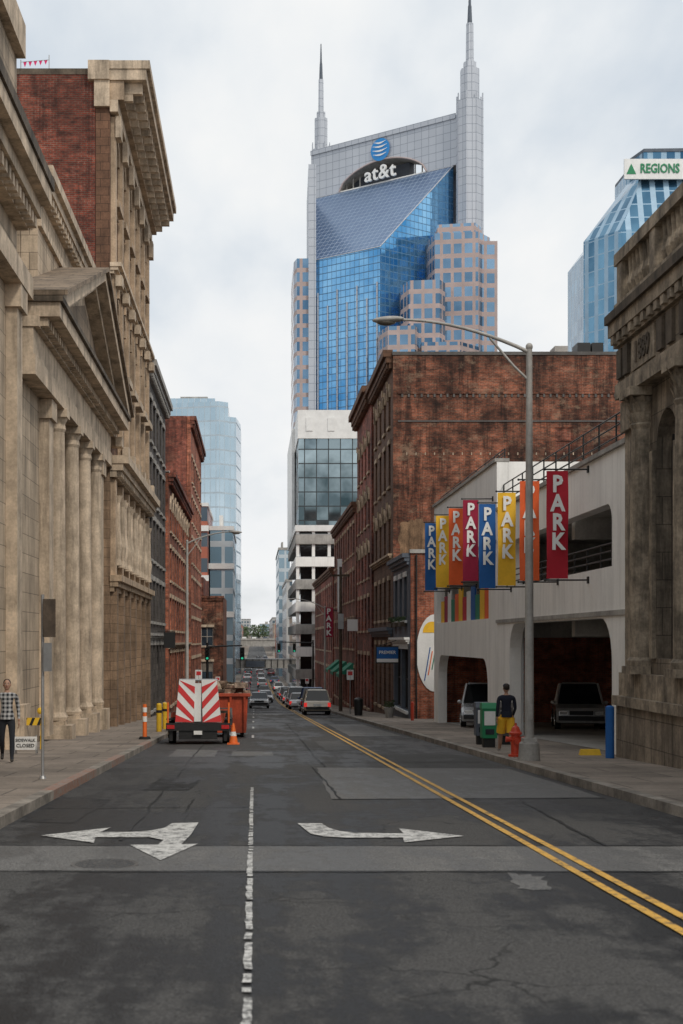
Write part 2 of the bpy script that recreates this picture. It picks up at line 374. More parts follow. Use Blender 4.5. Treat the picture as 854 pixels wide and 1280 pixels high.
def bays(W,n,wid,rows,m=.8,kind='rect'):
    out=[]
    st=(W-2*m)/n
    for i in range(n):
        c=m+st*(i+.5)
        for r in rows: out.append((c-wid/2,c+wid/2,r[0],r[1],r[2] if len(r)>2 else kind))
    return out
# ------------------------------------------------------------------ ground, road, pavements
def sheet(name,x0,x1,off,mat,y0=-80,y1=6000,split=None):
    b=B(name); ys=sorted({y0,y1}|{g[0] for g in GP if y0<g[0]<y1}|({split} if split else set()))
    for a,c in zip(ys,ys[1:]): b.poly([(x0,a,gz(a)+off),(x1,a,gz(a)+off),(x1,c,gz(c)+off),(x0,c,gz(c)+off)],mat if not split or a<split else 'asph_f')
    return b.done(loc=(0,0,0))
sheet('ground',-4000,4000,-.03,'earth')
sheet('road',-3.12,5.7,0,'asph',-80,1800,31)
for nm,x0,x1,xk0,xk1 in (('pavement',-9.5,-3.3,-3.3,-3.1),('pavement',5.88,12,5.68,5.88)):
    b=B(nm); ys=[g[0] for g in GP if g[0]<=1500]
    for a,c in zip(ys,ys[1:]):
        b.poly([(x0,a,gz(a)+.14),(x1,a,gz(a)+.14),(x1,c,gz(c)+.14),(x0,c,gz(c)+.14)],'walk')
    yy=-20.
    while yy<200:
        c=yy+2.98; mt='kerb_r' if (x0<0 and 20<yy<46 and R()<.35) else 'kerb'
        b.hexa([(xk0,yy,gz(yy)-.3),(xk1,yy,gz(yy)-.3),(xk1,c,gz(c)-.3),(xk0,c,gz(c)-.3),(xk0,yy,gz(yy)+.146),(xk1,yy,gz(yy)+.146),(xk1,c,gz(c)+.146),(xk0,c,gz(c)+.146)],mt)
        yy+=3.
    for a,c in ((200,210),(210,260),(260,330),(330,420),(420,520),(520,700),(700,1000),(1000,1500)):
        b.hexa([(xk0,a,gz(a)-.3),(xk1,a,gz(a)-.3),(xk1,c,gz(c)-.3),(xk0,c,gz(c)-.3),(xk0,a,gz(a)+.146),(xk1,a,gz(a)+.146),(xk1,c,gz(c)+.146),(xk0,c,gz(c)+.146)],'kerb')
    b.done(loc=(0,0,0))
def flat(b,pts,off,mat): b.poly([(x,y,gz(y)+off) for x,y in pts],mat)
def rough_line(pts,j=.05,n=9):
    out=[]
    for i,(x,y) in enumerate(pts):
        x2,y2=pts[(i+1)%len(pts)]
        for k in range(n): t=k/n; out.append((x+(x2-x)*t+(R()-.5)*j,y+(y2-y)*t+(R()-.5)*j))
    return out
b=B('road_patches')
flat(b,rough_line([(-3.1,13.35),(5.68,13.3),(5.68,15.4),(-3.1,15.45)],.04,30),.004,'asph_l')
flat(b,rough_line([(1.2,22.1),(5.5,22.4),(5.45,30.6),(1.35,31)],.06),.004,'asph_l')
flat(b,rough_line([(-2.2,36),(-1.0,36),(-1.0,40),(-2.2,40.5)]),.004,'asph_l')
flat(b,rough_line([(-.6,36.5),(.5,36.6),(.5,39),(-.6,39.2)]),.004,'asph_l')
flat(b,rough_line([(2.0,40),(2.8,40),(2.8,47),(2.0,47)]),.004,'asph_m')
flat(b,rough_line([(3.5,52),(5.4,52),(5.3,70),(3.6,70)]),.004,'asph_l')
flat(b,rough_line([(-3.0,60),(.2,61),(.2,75),(-3.0,75)]),.004,'asph_m')
flat(b,rough_line([(-1.9,24),(-1.1,24),(-1.0,27),(-1.8,27.5)]),.004,'asph_k')
flat(b,rough_line([(3.35,5),(5.67,5),(5.67,13.2),(3.9,13.2),(3.4,10)],.14,16),.004,'asph_m')
flat(b,rough_line([(2.25,12.1),(2.55,12.0),(2.62,12.9),(2.3,13.2)],.12,5),.004,'asph_l')
flat(b,rough_line([(-3.0,18.3),(-2.3,18.1),(-2.2,22),(-3,22.4)]),.004,'asph_k')
def seam(p,w=.035,n=22,j=.05):
    (x0,y0),(x1,y1)=p; L=math.hypot(x1-x0,y1-y0); nx,ny=-(y1-y0)/L,(x1-x0)/L
    c=[]; o=0
    for i in range(n+1):
        o=o*.7+(R()-.5)*j; t=i/n; c.append((x0+(x1-x0)*t+nx*o,y0+(y1-y0)*t+ny*o,w*(.4+R()*.8)))
    for (ax,ay,aw),(bx,by,bw) in zip(c,c[1:]): flat(b,[(ax-nx*aw/2,ay-ny*aw/2),(bx-nx*bw/2,by-ny*bw/2),(bx+nx*bw/2,by+ny*bw/2),(ax+nx*aw/2,ay+ny*aw/2)],.008,'asph_k')
seam(((-3,15.5),(5.6,15.45)),.05); seam(((-3,13.3),(5.6,13.25)),.05); seam(((1.32,22),(1.3,31)),.05); seam(((1.2,22.0),(5.5,22.3)),.08); seam(((-1.5,16),(-1.6,50)),.04,60); seam(((1.55,31),(1.6,70)),.05,60)
seam(((-3,20.3),(.1,20.6)),.05); seam(((-.9,15.5),(-.95,22)),.03); seam(((0,27),(3,27.6)),.04); seam(((-3,33),(5.6,33.4)),.08,40); seam(((3.8,15.4),(4.1,22)),.05)
b.done(loc=(0,0,0))
b=B('road_markings')
def strip(x,w,y0,y1,mat,off=.012,jag=.006,st=.35):
    y=y0; a=0
    while y<y1:
        c=min(y+st,y1); j0=a; a=(R()-.5)*2*jag
        if not(gz(y)>gz(c) and any(y<g[0]<c for g in GP)):
            if st>.3 or R()>.1: flat(b,[(x-w/2+j0,y),(x+w/2+j0*.5,y),(x+w/2+a*.5,c-(.012 if st<.3 else 0)),(x-w/2+a,c-(.012 if st<.3 else 0))],off,mat)
        y=c
strip(-.04,.05,6,24.6,'white_p',st=.13,jag=.009)
for x in (2.99,3.19): strip(x,.085,5,140,'yellow_p',st=1.0,jag=.004)
for a,c in ((140,170),(170,210),(210,260),(260,330)):
    for x in (2.99,3.19): flat(b,[(x-.045,a),(x+.045,a),(x+.045,c),(x-.045,c)],.012,'yellow_p')
for y in range(50,130,12): strip(-.05,.09,y,y+3,'white_p',st=1.,jag=.004)
flat(b,[(.547,18),(.85,18),(.91,17.4),(1.02,17.0),(1.2,16.8),(1.756,16.72),(1.76,17.35),(2.42,16.43),(1.66,15.75),(1.7,16.25),(1.05,16.25),(.8,16.4),(.66,16.7)],.012,'white_p')
flat(b,[(-.71,18.1),(-1.04,18.0),(-1.1,17.4),(-1.25,17.05),(-1.45,16.9),(-1.83,16.88),(-1.76,17.45),(-2.48,16.5),(-1.77,15.7),(-1.82,16.3),(-1.2,16.3),(-1.02,16.0),(-1.05,15.5),(-1.36,15.5),(-.93,14.1),(-.62,15.6),(-.8,15.55),(-.74,16.6)],.012,'white_p')
flat(b,[(3.5,96),(5.5,96),(5.5,97),(3.5,97)],.012,'white_p')
flat(b,[(-3,98),(2.7,98),(2.7,98.6),(-3,98.6)],.012,'white_p')
b.done(loc=(0,0,0))
b=B('manhole_cover'); b.tube((-1.45,13.8,gz(13.8)-.05),(-1.45,13.8,gz(13.8)+.012),.33,.33,'conc_d',28)
b.tube((-1.45,13.8,gz(13.8)+.0121),(-1.45,13.8,gz(13.8)+.0145),.29,.29,'asph_m',28)
for r in (.1,.2,.27): 
    for i in range(14):
        a=i*math.pi/7; b.box(-1.45+r*math.cos(a)-.012,-1.45+r*math.cos(a)+.012,13.8+r*math.sin(a)-.012,13.8+r*math.sin(a)+.012,gz(13.8)+.0146,gz(13.8)+.018,'conc_d')
b.done()
# ------------------------------------------------------------------ LEFT SIDE
b=B('stone_bank_building'); b.box(-24,-6.87,14,38.9,-3,18.2,'lime')
f=Fac(b,(-6.5,14),(-6.5,38.9))
ops=[(c-1,c+1,1.,9.5,'arch') for c in (3.5,8,12.5,17,21)]
f.wall(-3,18.3,ops,'lime',.35)
for c in (1.2,5.7,10.2,14.7,19.0,23.6):
    f.box(c-.55,c+.55,-2,.0,.003,.5,'lime_plain'); f.box(c-.42,c+.42,.002,10.4,.003,.3,'lime_plain'); f.box(c-.55,c+.55,10.4,11.0,.003,.42,'lime_plain')
f.box(0,24.95,11.0,11.6,.004,.45,'lime_plain'); f.cornice(12.9,'lime_plain',.95,1.1,dent=.5); f.box(-.1,25.05,14.005,14.3,.004,1.02,'lime_dark')
f.box(0,24.9,17.6,18.5,.004,.25,'lime_plain'); f.box(0,24.95,15.2,15.5,.004,.12,'lime_plain')
b.box(-12,-7.2,26,36,18.2,22.5,'lime'); b.done()
b=B('temple_front_bank'); b.box(-26,-7.52,39,60,-3,10.9,'lime'); b.box(-26,-7.45,45.3,60,10.9,16.6,'lime')
f=Fac(b,(-7.4,39),(-7.4,60)); ops=[(c-.9,c+.9,-.9,3.2) for c in (7.9,11.6,15.2)]+[(c-.9,c+.9,4.6,7.8) for c in (7.9,11.6,15.2)]
f.wall(-3,10,ops,'lime_sh',.1,'frame_d',caps=False)  # wall colour deepens the shade behind the columns
b.box(-7.4,-6.5,39,43.9,-3,9,'lime'); b.box(-7.4,-6.5,57.6,60,-3,9,'lime')
b.box(-6.5,-6.2,43.0,43.9,-1.2,8.4,'lime_plain'); b.box(-6.5,-6.2,57.6,58.5,-1.2,8.4,'lime_plain')
b.box(-6.5,-6.1,42.9,44.0,8.4,8.98,'lime_plain'); b.box(-6.5,-6.1,57.5,58.6,8.4,8.98,'lime_plain')
b.box(-7.45,-6.0,39,60.1,9,9.55,'lime_plain'); b.box(-7.45,-6.06,39,60.1,9.552,10.3,'lime_plain'); b.box(-7.45,-5.9,38.95,60.15,10.302,10.6,'lime_plain')
for i in range(44):
    y=39.2+i*.475; b.box(-5.9,-5.68,y,y+.24,10.36,10.598,'lime_plain')
b.box(-8.0,-5.35,39.1,60.5,10.6,11.0,'lime_plain'); b.box(-8.0,-5.25,39.0,60.6,11.002,11.15,'lime_dark')
ap=(50.2,14.7)
b.extr([(40.2,11.16),(ap[0],ap[1]-.5),(59.4,11.16)],'x',-6.4,-6.05,'lime_plain')
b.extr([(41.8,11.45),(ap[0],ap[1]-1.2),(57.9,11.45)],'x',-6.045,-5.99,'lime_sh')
for (y0,z0),(y1,z1) in (((39.0,11.16),ap),((60.6,11.16),ap)):
    b.extr([(y0,z0),(y1,z1),(y1,z1-.32),(y0+(y1-y0)*.12,z0)],'x',-6.95,-5.25,'lime_plain')
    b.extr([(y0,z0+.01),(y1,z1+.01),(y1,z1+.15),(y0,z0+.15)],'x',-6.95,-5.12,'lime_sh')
    b.extr([(y0+(y1-y0)*.13,z0+.0),(y1,z1-.33),(y1,z1-.62),(y0+(y1-y0)*.2,z0)],'x',-6.04,-5.6,'lime_plain')
f=Fac(b,(-6.9,45.3),(-6.9,60)); f.wall(10.91,16.6,[],'lime',.53); f.cornice(15.9,'lime_plain',.5,.9,dent=.6); f.box(0,14.7,14.9,15.15,.004,.12,'lime_plain')
f=Fac(b,(-26,45.28),(-6.9,45.28)); f.cornice(15.9,'lime_plain',.5,.9); f.box(0,19,14.9,15.15,.004,.12,'lime_plain')
for y in (45.3,48.9,52.5,56.1):
    b.box(-6.75,-5.75,y-.5,y+.5,-3,-1.0,'lime_plain')
    b.box(-6.62,-5.98,y-.32,y+.32,-.998,-.85,'lime_plain')
    b.lathe(-6.3,y,[(-.85,.36),(-.75,.38),(-.68,.33),(-.6,.3),(2,.3),(5,.285),(8.3,.255),(8.4,.3),(8.55,.27),(8.75,.36)],'lime_plain',22)
    b.box(-6.68,-5.92,y-.38,y+.38,8.75,8.995,'lime_plain')
b.box(-7.4,-6.76,43.9,57.6,-3,-1.15,'lime_plain'); b.done()
b=B('brick_office_building'); b.box(-24,-6.72,60.1,80,-4,25.6,'brick_r')
f=Fac(b,(-6.1,60.1),(-6.1,80)); W=f.W
ops=bays(W,6,1.95,[(-1.2,3.4),(4.8,8.2)],.5)
f.wall(-4,9.2,ops,'tan',.6,'frame_d',None,('gl_d',))
ops=bays(W,6,1.7,[(10.4,13.2),(13.9,16.6,'arch'),(17.9,20.2),(20.9,23.5,'arch')],.5)
f.wall(9.2,24.3,ops,'brown_stone',.6,'frame_d','tan_plain',('gl_d','gl_d','gl_b'))
st=(W-1)/6
for i in range(7):
    c=.5+st*i; c=min(max(c,.42),W-.42)
    f.box(c-.34,c+.34,-4,4.0,.003,.28,'tan'); f.box(c-.3,c+.3,4.002,8.5,.003,.22,'tan_plain')
    f.box(c-.26,c+.26,9.9,23.9,.003,.22,'tan_plain'); f.box(c-.38,c+.38,16.7,17.15,.222,.5,'lime_plain'); f.box(c-.36,c+.36,23.0,23.9,.222,.45,'lime_plain')
    f.box(c-.4,c+.4,9.9,10.3,.222,.5,'lime_plain')
for i in range(6):
    c=.5+st*(i+.5)
    for dx in(-1.02,1.02): b.lathe(-6.1+.22,60.1+c+dx,[(4.9,.2),(5.2,.14),(5.8,.2),(6.4,.13),(7.6,.12),(7.9,.22)],'lime_plain',10)
    f.box(c-.95,c+.95,20.35,20.62,.09,.3,'tan_plain'); f.box(c-1.0,c+1.0,13.3,13.6,.09,.45,'lime_plain')
f.cornice(3.75,'tan_plain',.5,.7); f.cornice(8.6,'lime_plain',.8,.9,dent=.7); f.cornice(17.2,'lime_plain',.5,.45)
f.box(-.1,W+.1,24.0,24.5,.004,.35,'lime_plain'); f.box(-.2,W+.2,25.3,25.75,.0,1.55,'lime_plain'); f.box(-.25,W+.25,25.752,26.1,.0,1.7,'lime_plain')
f.box(-.1,W+.1,24.502,25.298,.004,.6,'tan_plain')
for i in range(20):
    a=.3+i*(W-.8)/19; f.box(a-.12,a+.16,24.85,25.29,.6,1.35,'lime_plain'); f.box(a-.1,a+.14,24.55,24.85,.6,.95,'lime_plain')
b.box(-6.75,-6.1,59.9,60.09,24.2,25.3,'lime_plain'); b.box(-7.0,-6.1,59.8,60.09,25.302,26.1,'lime_plain')
b.box(-24,-6.73,60.08,60.4,25.6,25.85,'lime_dark'); b.done()
b=B('pennant_bunting'); pm=solid('pink_flag',(.7,.03,.16),.7,.05)
b.tube((-9.9,60.3,25.8),(-9.9,60.3,26.3),.02,mat='steel'); b.tube((-8.7,60.3,25.8),(-8.7,60.3,26.5),.02,mat='steel')
b.tube((-9.9,60.3,26.2),(-8.7,60.3,26.3),.012,mat='steel',n=5)
for i in range(5):
    x=-9.8+i*.22; b.poly([(x,60.3,26.21+i*.018),(x+.16,60.3,26.22+i*.018),(x+.07,60.32,25.98+i*.03)],pm)
b.done()
b=B('grey_brick_building'); b.box(-22,-6.37,80.1,96,-5,17.5,'brown_stone'); f=Fac(b,(-6.0,80.1),(-6.0,96))
f.wall(-5,17.5,bays(f.W,5,1.5,[(-2.4,1.4),(2.8,5.2),(6.4,8.8),(9.8,12.2),(13.2,15.6)]),'dkpaint',.35,'frame_d','conc'); f.cornice(16.6,'conc',.5,.9,dent=.6); f.cornice(1.7,'conc',.3,.4)
b.box(-22,-6.37,80.1,80.4,17.5,17.8,'conc'); b.done()
b=B('orange_brick_building'); b.box(-20,-6.17,96.1,125,-6,13.0,'brick_o'); f=Fac(b,(-5.8,96.1),(-5.8,125))
f.wall(-6,13,bays(f.W,9,1.5,[(-2.8,.8),(2.4,4.6),(5.8,8.0),(9.2,11.4,'arch')]),'brick_o',.35,'frame_w','lime_plain',('gl_d','gl_b')); f.cornice(12.2,'brick_r',.5,.8,dent=.6); f.cornice(1.1,'lime_plain',.3,.4); b.done()
b=B('red_brick_building'); b.box(-20,-5.97,125.12,150,-7,21.4,'brick_r'); f=Fac(b,(-5.6,125.1),(-5.6,150))
f.wall(-7,21.4,bays(f.W,7,1.5,[(-3.6,.0),(1.4,3.6),(5,7.2),(8.6,10.8),(12.2,14.4),(15.8,18.0)]),'brick_o',.35,'frame_w','lime_plain',('gl_d','gl_b'))
f.cornice(20.4,'brick_l',.5,1.0,dent=.7)
f=Fac(b,(-20,125.0),(-5.97,125.0)); f.wall(13,21.4,bays(f.W,5,1.2,[(14.5,16.6)]),'brick_r',.09); b.box(-13,-10.5,126,129,21.4,23,'conc_d'); b.done()
b=B('brick_warehouse'); b.box(-18,-5.9,165.1,185,6.9,9.0,'brick_r'); f=Fac(b,(-18,164.8),(-3.6,164.8)); f.wall(-8,6.8,bays(f.W,6,1.4,[(-3,-.8),(1,3.2)]),'brick_d',.19,'frame_w','lime_plain'); b.box(-18,-3.6,165,185,-8,6.8,'brick_d'); f.cornice(6.2,'brick_d',.3,.6); b.done()
def block(name,x0,x1,y0,y1,h,mat,top='conc',cap=.6,z0=-12,extra=None):
    b=B(name); b.box(x0,x1,y0,y1,z0,h,mat); b.box(x0-.15,x1+.15,y0-.15,y1+.15,h,h+cap,top)
    b.box((x0*2+x1)/3,(x0+x1)/2,(y0*2+y1)/3,(y0+y1)/2,h+cap,h+cap+2.4,top)
    if extra: extra(b)
    b.done()
def bands(x0,x1,y,zs):
    return lambda b:[b.box(x0-.2,x1+.2,y-.3,y-.01,z,z+.8,'white') for z in zs]
block('red_office_building',-12.6,-6.6,200,225,20.5,'win_red','white',.5,extra=bands(-12.6,-6.6,200,(3,10,17)))
block('white_office_building',-6.4,-3.1,206,235,17.6,'win_far','white',.6,extra=bands(-6.4,-3.1,206,(5,12)))
b=B('brown_apartment_block'); b.box(-7,-5.3,240,262,-10,17.5,'brick_d'); b.box(-5.3,-4.6,239,262,-10,18.4,'brown_stone'); b.box(-7.1,-4.5,238.9,262.1,18.4,19,'brown_stone'); b.done()
b=B('glass_tower')
pts=[(-24,372),(-22.5,360),(-9.0,356),(-6.6,358),(-6.6,390),(-24,390)]
b.prism(pts,-12,61.5,'gt_glass','conc')
b.prism([(-6.6,358.5),(-4.6,360),(-3.6,372),(-3.6,392),(-6.6,392)],-12,58,'gt_glass','conc')
b.box(-22,-10,362,380,61.5,63.2,'gt_glass'); b.box(-19,-12,366,376,63.2,64.3,'conc')
b.done()
for i,(y0,y1,h,m) in enumerate([(270,300,2,'win_tan'),(304,345,4,'win_red'),(400,440,3,'win_tan'),(445,500,1,'win_grey'),(520,590,5,'win_red'),(620,636,7,'win_tan'),(720,850,8,'win_grey'),(880,1000,11,'win_red')]):
    block('distant_building',-34,-7.2-(i%3)*.6,y0,y1,h,m)
# ------------------------------------------------------------------ RIGHT SIDE
b=B('classical_stone_building'); b.box(9.12,26,12,33,-3,9.4,'rstone')
f=Fac(b,(8.7,33),(8.7,12)); W=f.W
ops=[(c-.75,c+.75,1.3,6.6,'arch') for c in (3.0,6.6,10.2,13.8,17.4)]
f.wall(-3,9.3,ops,'rstone',.4,'frame_d',None,('gl_d',))
f.box(-.02,W,-3,.2,.003,.3,'rstone'); f.box(-.06,W,.202,.42,.003,.4,'rstone_p'); f.box(-.02,W,.422,.95,.003,.24,'rstone_p')
for i,c in enumerate((.35,1.5,4.8,8.4,12)):
    x=8.7-.08; y=33-c
    if c==.35: f.box(0,.75,.952,7.2,.003,.1,'rstone_p'); f.box(-.04,.8,6.5,7.2,.102,.2,'rstone_p'); continue
    b.box(x-.38,x+.06,y-.4,y+.4,.952,1.12,'rstone_p')
    b.lathe(x,y,[(1.12,.36),(1.25,.37),(1.32,.3),(2.5,.3),(5.0,.285),(6.35,.26),(6.45,.3),(6.5,.26),(7.05,.34)],'rstone_p',22)
    for ring,(zz,rr,tilt) in enumerate(((6.5,.28,.09),(6.72,.29,.13),(6.9,.3,.15))):
        for j in range(10):
            a=2*math.pi*(j+.5*(ring%2))/10; ca,sa=math.cos(a),math.sin(a)
            b.poly([(x+rr*ca-.06*sa,y+rr*sa+.06*ca,zz),(x+rr*ca+.06*sa,y+rr*sa-.06*ca,zz),(x+(rr+tilt)*ca+.03*sa,y+(rr+tilt)*sa-.03*ca,zz+.2),(x+(rr+tilt)*ca-.03*sa,y+(rr+tilt)*sa+.03*ca,zz+.2)],'rstone_p')
    b.box(x-.42,x+.07,y-.46,y+.46,7.06,7.25,'rstone_p')
for c in (3.0,6.6): f.box(c-1.0,c-.77,1.3,5.8,.003,.1,'rstone_p'); f.box(c+.77,c+1.0,1.3,5.8,.003,.1,'rstone_p')
f.box(0,W,7.255,7.6,.003,.34,'rstone_p'); f.box(0,W,7.602,8.45,.003,.26,'rstone')
f.box(1.3,3.1,7.68,8.38,.262,.3,'rstone_p')
for c in (.35,.9,3.6,4.3,5.2,9): f.box(c-.2,c+.2,7.7,8.36,.262,.34,'lime_dark')
b.text('1889',f.P(2.2,8.02,.31),(0,-1,0),(0,0,1),.62,'lime_dark',.02,.02)
f.box(-.05,W,8.452,8.7,.003,.36,'rstone_p'); f.box(-.08,W,8.702,9.0,.0,.48,'rstone_p'); f.box(-.1,W,9.002,9.2,.0,.56,'lime_dark')
for i in range(40): f.box(.1+i*.5,.35+i*.5,8.5,8.69,.36,.46,'rstone_p')
f.box(0,W,9.2,9.45,.0,.36,'rstone_p'); f.box(0,W,10.35,10.62,.0,.36,'rstone_p')
for i in range(60):
    a=.3+i*.3
    if i%9==0: f.box(a-.14,a+.26,9.452,10.348,.03,.33,'rstone_p')
    elif i%9!=1:
        p=f.P(a,0,.18); b.lathe(p[0],p[1],[(9.45,.09),(9.55,.06),(9.75,.11),(9.95,.06),(10.35,.09)],'rstone_p',8)
b.box(9.6,24,12,32.8,9.4,11.6,'rstone'); b.done()
b=B('parking_garage')
f=Fac(b,(8.7,51),(8.7,33.1))
f.wall(-3.2,6.3,[(2.5,16.4,-3.2,2.25,'void',1.1),(1.2,16.4,3.5,5.05,'void',.45)],'garage',.4)
f2=Fac(b,(8.7,68.8),(8.7,51.02))
f2.wall(-3.6,8.1,[(1.6,15.8,-3.6,1.0,'void',1.1),(1.0,16.0,2.5,4.9,'void',.45)],'garage',.4)
b.box(9.102,9.2,33.1,34.5,-3,6.3,'garage'); b.box(9.102,9.2,48.6,52.9,-3,6.3,'garage')
f.box(-.05,17.9,6.302,6.42,-.45,.08,'conc'); f2.box(-.05,17.8,8.102,8.22,-.45,.08,'conc')
f.box(0,17.9,2.3,2.42,.003,.05,'conc'); f2.box(0,17.7,5.2,5.3,.003,.06,'conc')
b.box(9.11,30,33.1,69,2.45,2.8,'conc'); b.box(9.11,30,33.1,69,5.2,5.5,'conc'); b.box(9.11,30,51.3,69,7.2,7.5,'conc')
b.box(9.105,30,68.5,68.85,-3.6,8.1,'garage'); b.box(9.11,30,51.03,51.3,5.5,8.1,'garage'); b.box(9.11,30,68.3,68.49,-3.6,2.4,'brick_o')
for y in (41,51.8,60):
    for x in (15.5,22,29.4): b.box(x-.25,x+.25,y-.3,y+.3,-3.4,5.2,'garage')
    b.box(9.2,30,y-.2,y+.2,1.8,2.448,'conc'); b.box(9.2,30,y-.2,y+.2,4.6,5.198,'conc')
b.box(29.7,30,33.1,69,2.8,3.7,'garage')
b.poly([(9.0,33.1,gz(33)+.148),(30,33.1,gz(33)+.148),(30,69,gz(69)+.148),(9.0,69,gz(69)+.148)],'conc')
def rail(y0,y1,x,z,zz=1.0,n=9):
    for i in range(n+1):
        y=y0+(y1-y0)*i/n; b.tube((x,y,z),(x,y,z+zz),.025,mat='black',n=6)
    for h in (.35,.68,1.0): b.tube((x,y0,z+zz*h),(x,y1,z+zz*h),.022,mat='black',n=6)
rail(33.4,51,8.95,6.42,.85,10); rail(51.1,68.6,9.0,8.22,.35,8); rail(34.8,49.8,8.85,3.5,.6,10)
for i,c in enumerate(('orange','yellow','green','blue','white','red','yellow','orange','green','white','dred','yellow')):
    b.box(8.80,8.86,53.3+i*1.15,54.35+i*1.15,2.5,3.9-(i%3)*.2,c)
b.done()
b=B('brick_wall'); b.box(36,36.5,30,78,-4,3.2,'brick_o'); b.box(35.9,36.6,30,78,3.2,3.35,'conc'); b.done()
b=B('brick_shop_building'); b.box(8.8,14,77.3,85.9,-4,6.4,'brick_l'); f=Fac(b,(8.4,85.9),(8.4,77.02))
f.wall(-4,6.4,[(.6,4.2,-2.2,1.2),(4.8,8.2,-2.2,1.2),(1,2.4,2.8,5.2),(3.6,5,2.8,5.2),(6.2,7.6,2.8,5.2)],'bluegrey',.3,'frame_d','white',('gl_d',)); f.cornice(5.8,'bluegrey',.4,.6); f.cornice(1.5,'white',.3,.35)
f=Fac(b,(8.45,76.9),(14,76.9)); f.wall(-4,6.4,[],'brick_o',.09); b.box(8.4,14.1,76.8,77.3,6.4,6.6,'conc')
b.tube((8.75,76.8,-2.6),(8.75,76.8,6.3),.05,mat='black')
for y in (79,82,84.5):
    b.box(8.05,8.35,y-.7,y+.7,2.45,2.7,'wood')
    for k in range(60): 
        c=Vector((8.2+(R()-.5)*.35,y+(R()-.5)*1.4,2.75+R()*.25)); v=[Vector((R()-.5,R()-.5,R()-.5))*.22 for _ in range(3)]; b.poly([c+q for q in v],'leaf')
b.done()
b=B('wall_mural'); N=28
b.poly([(9.75+1.0*math.cos(2*math.pi*i/N),76.84,1.0+2.1*math.sin(2*math.pi*i/N)) for i in range(N)],'white'); b.poly([(9.6+.5*math.cos(math.pi*i/14),76.82,2.1+.6*math.sin(math.pi*i/14)) for i in range(15)],'yellow')
for i in range(4): b.tube((9.2+i*.2,76.83,-.5+i*.3),(9.5+i*.12,76.83,1.3-i*.2),.03,mat=('blue','safety','green','dred')[i],n=5)
b.done()
b=B('large_brick_building'); b.box(8.76,23.6,86.3,100,-5,18.9,'brick_d')
f=Fac(b,(8.4,86.1),(23.6,86.1)); W=f.W
f.wall(-5,18.95,[(5.2,6.2,8.6,10.4),(9.8,10.9,13.0,14.6)],'brick_d',.12,'brick_l',None,(M['brick_l'],)); f.box(-.05,W+.05,18.95,19.15,-.5,.06,'conc_d')
f.box(.3,W,16.6,16.72,.002,.06,'brick_d'); f.box(.3,W,14.9,15.0,.002,.05,'conc_d')
for i in range(38): f.box(.5+i*.39,.62+i*.39,16.4,16.6,.002,.05,'conc_d')
for i in range(26): f.box(.8+i*.56,.86+i*.56,12.9,13.05,.002,.03,'lime_plain')
fp=solid('faded_wall_paint',(.24,.15,.085),.9,.5,1.0,streak=.6)
f.b.poly([f.P(*q,.012) for q in rough_line([(.35,6.8),(2.3,6.8),(2.4,8.2),(1.6,9.1),(.35,8.8)],.22,7)],fp)
b.tube(f.P(6.9,5,.08),f.P(6.9,12.5,.08),.05,mat='conc_d')
f=Fac(b,(8.4,100),(8.4,86.13)); f.wall(-5,19,bays(f.W,4,1.3,[(-2.6,1.4),(3.0,5.4),(7.0,9.8,'arch'),(11.2,13.8),(14.9,17.3,'arch')],.6),'brown_stone',.34,'frame_d','tan_plain',('gl_d',)); f.cornice(18.2,'brown_stone',.6,1.1,a1=f.W-.2,dent=.7); f.cornice(1.9,'bluegrey',.4,.6,a1=f.W-.2); f.cornice(6.6,'tan_plain',.3,.35,a1=f.W-.2)
b.box(18.6,19.4,88,89.5,18.9,19.9,'conc'); b.box(20,20.8,88,89.5,18.9,20.1,'black'); b.box(20.9,21.6,88,89.5,18.9,20.1,'black'); b.done()
b=B('narrow_brick_building'); b.box(8.61,22,100.1,114,-6,19.2,'brick_r'); f=Fac(b,(8.25,114),(8.25,100.1)); f.wall(-6,19.4,bays(f.W,4,1.3,[(-3.2,.6),(2.4,4.8),(6.2,8.6,'arch'),(10,12.4,'arch'),(13.8,16.4,'arch')],.6),'brick_r',.35,'frame_d','tan_plain',('gl_d',)); f.cornice(18.4,'brown_stone',.7,1.2,dent=.7); b.done()
b=B('brown_brick_building'); b.box(8.52,22,114.1,145,-7,12.7,'brick_d'); f=Fac(b,(8.15,145),(8.15,114.1)); f.wall(-7,12.8,bays(f.W,9,1.3,[(-3.8,-.6),(1,3.4),(5,7.4),(8.8,11.2)],.6),'brick_l',.35,'frame_d','tan_plain',('gl_d',)); f.cornice(12.0,'brown_stone',.4,.8,dent=.7)
b.box(14,15,120,122,12.7,14,'conc'); b.done()
b=B('small_brick_building'); b.box(8.31,22,145.1,187,-8,8.8,'brick_r'); f=Fac(b,(8.0,187),(8.0,145.1)); f.wall(-8,9,bays(f.W,10,1.4,[(-4.4,-1.2),(.6,3),(4.8,7.4)],.6),'brick_r',.3,'frame_w','lime_plain',('gl_d',)); f.cornice(8.4,'brown_stone',.4,.7); b.done()
b=B('glass_office_building')
b.box(5.91,14.2,190,232,16.6,28.6,'of_glass'); b.box(5.8,14.3,189.8,232.2,28.6,32.4,'white'); b.box(5.4,5.79,204,232,16.6,32.0,'white')
for x in (6.9,9.8): b.box(x,x+.9,189.7,189.79,29.6,31.4,'white')
b.box(6.2,11.2,191,231.9,-9,16.6,'gl_d')
for i in range(8):
    z=-6.5+i*3.0; b.box(5.5,11.4,189.4,232,z,z+1.25,'conc' if i%2 else 'garage')
    b.box(5.55,11.35,189.5,189.6,z+1.25,z+1.32,'steel')
for x in (5.8,7.9,10.0,11.1): b.box(x-.2,x+.2,189.7,190.9,-9,16.6,'garage')
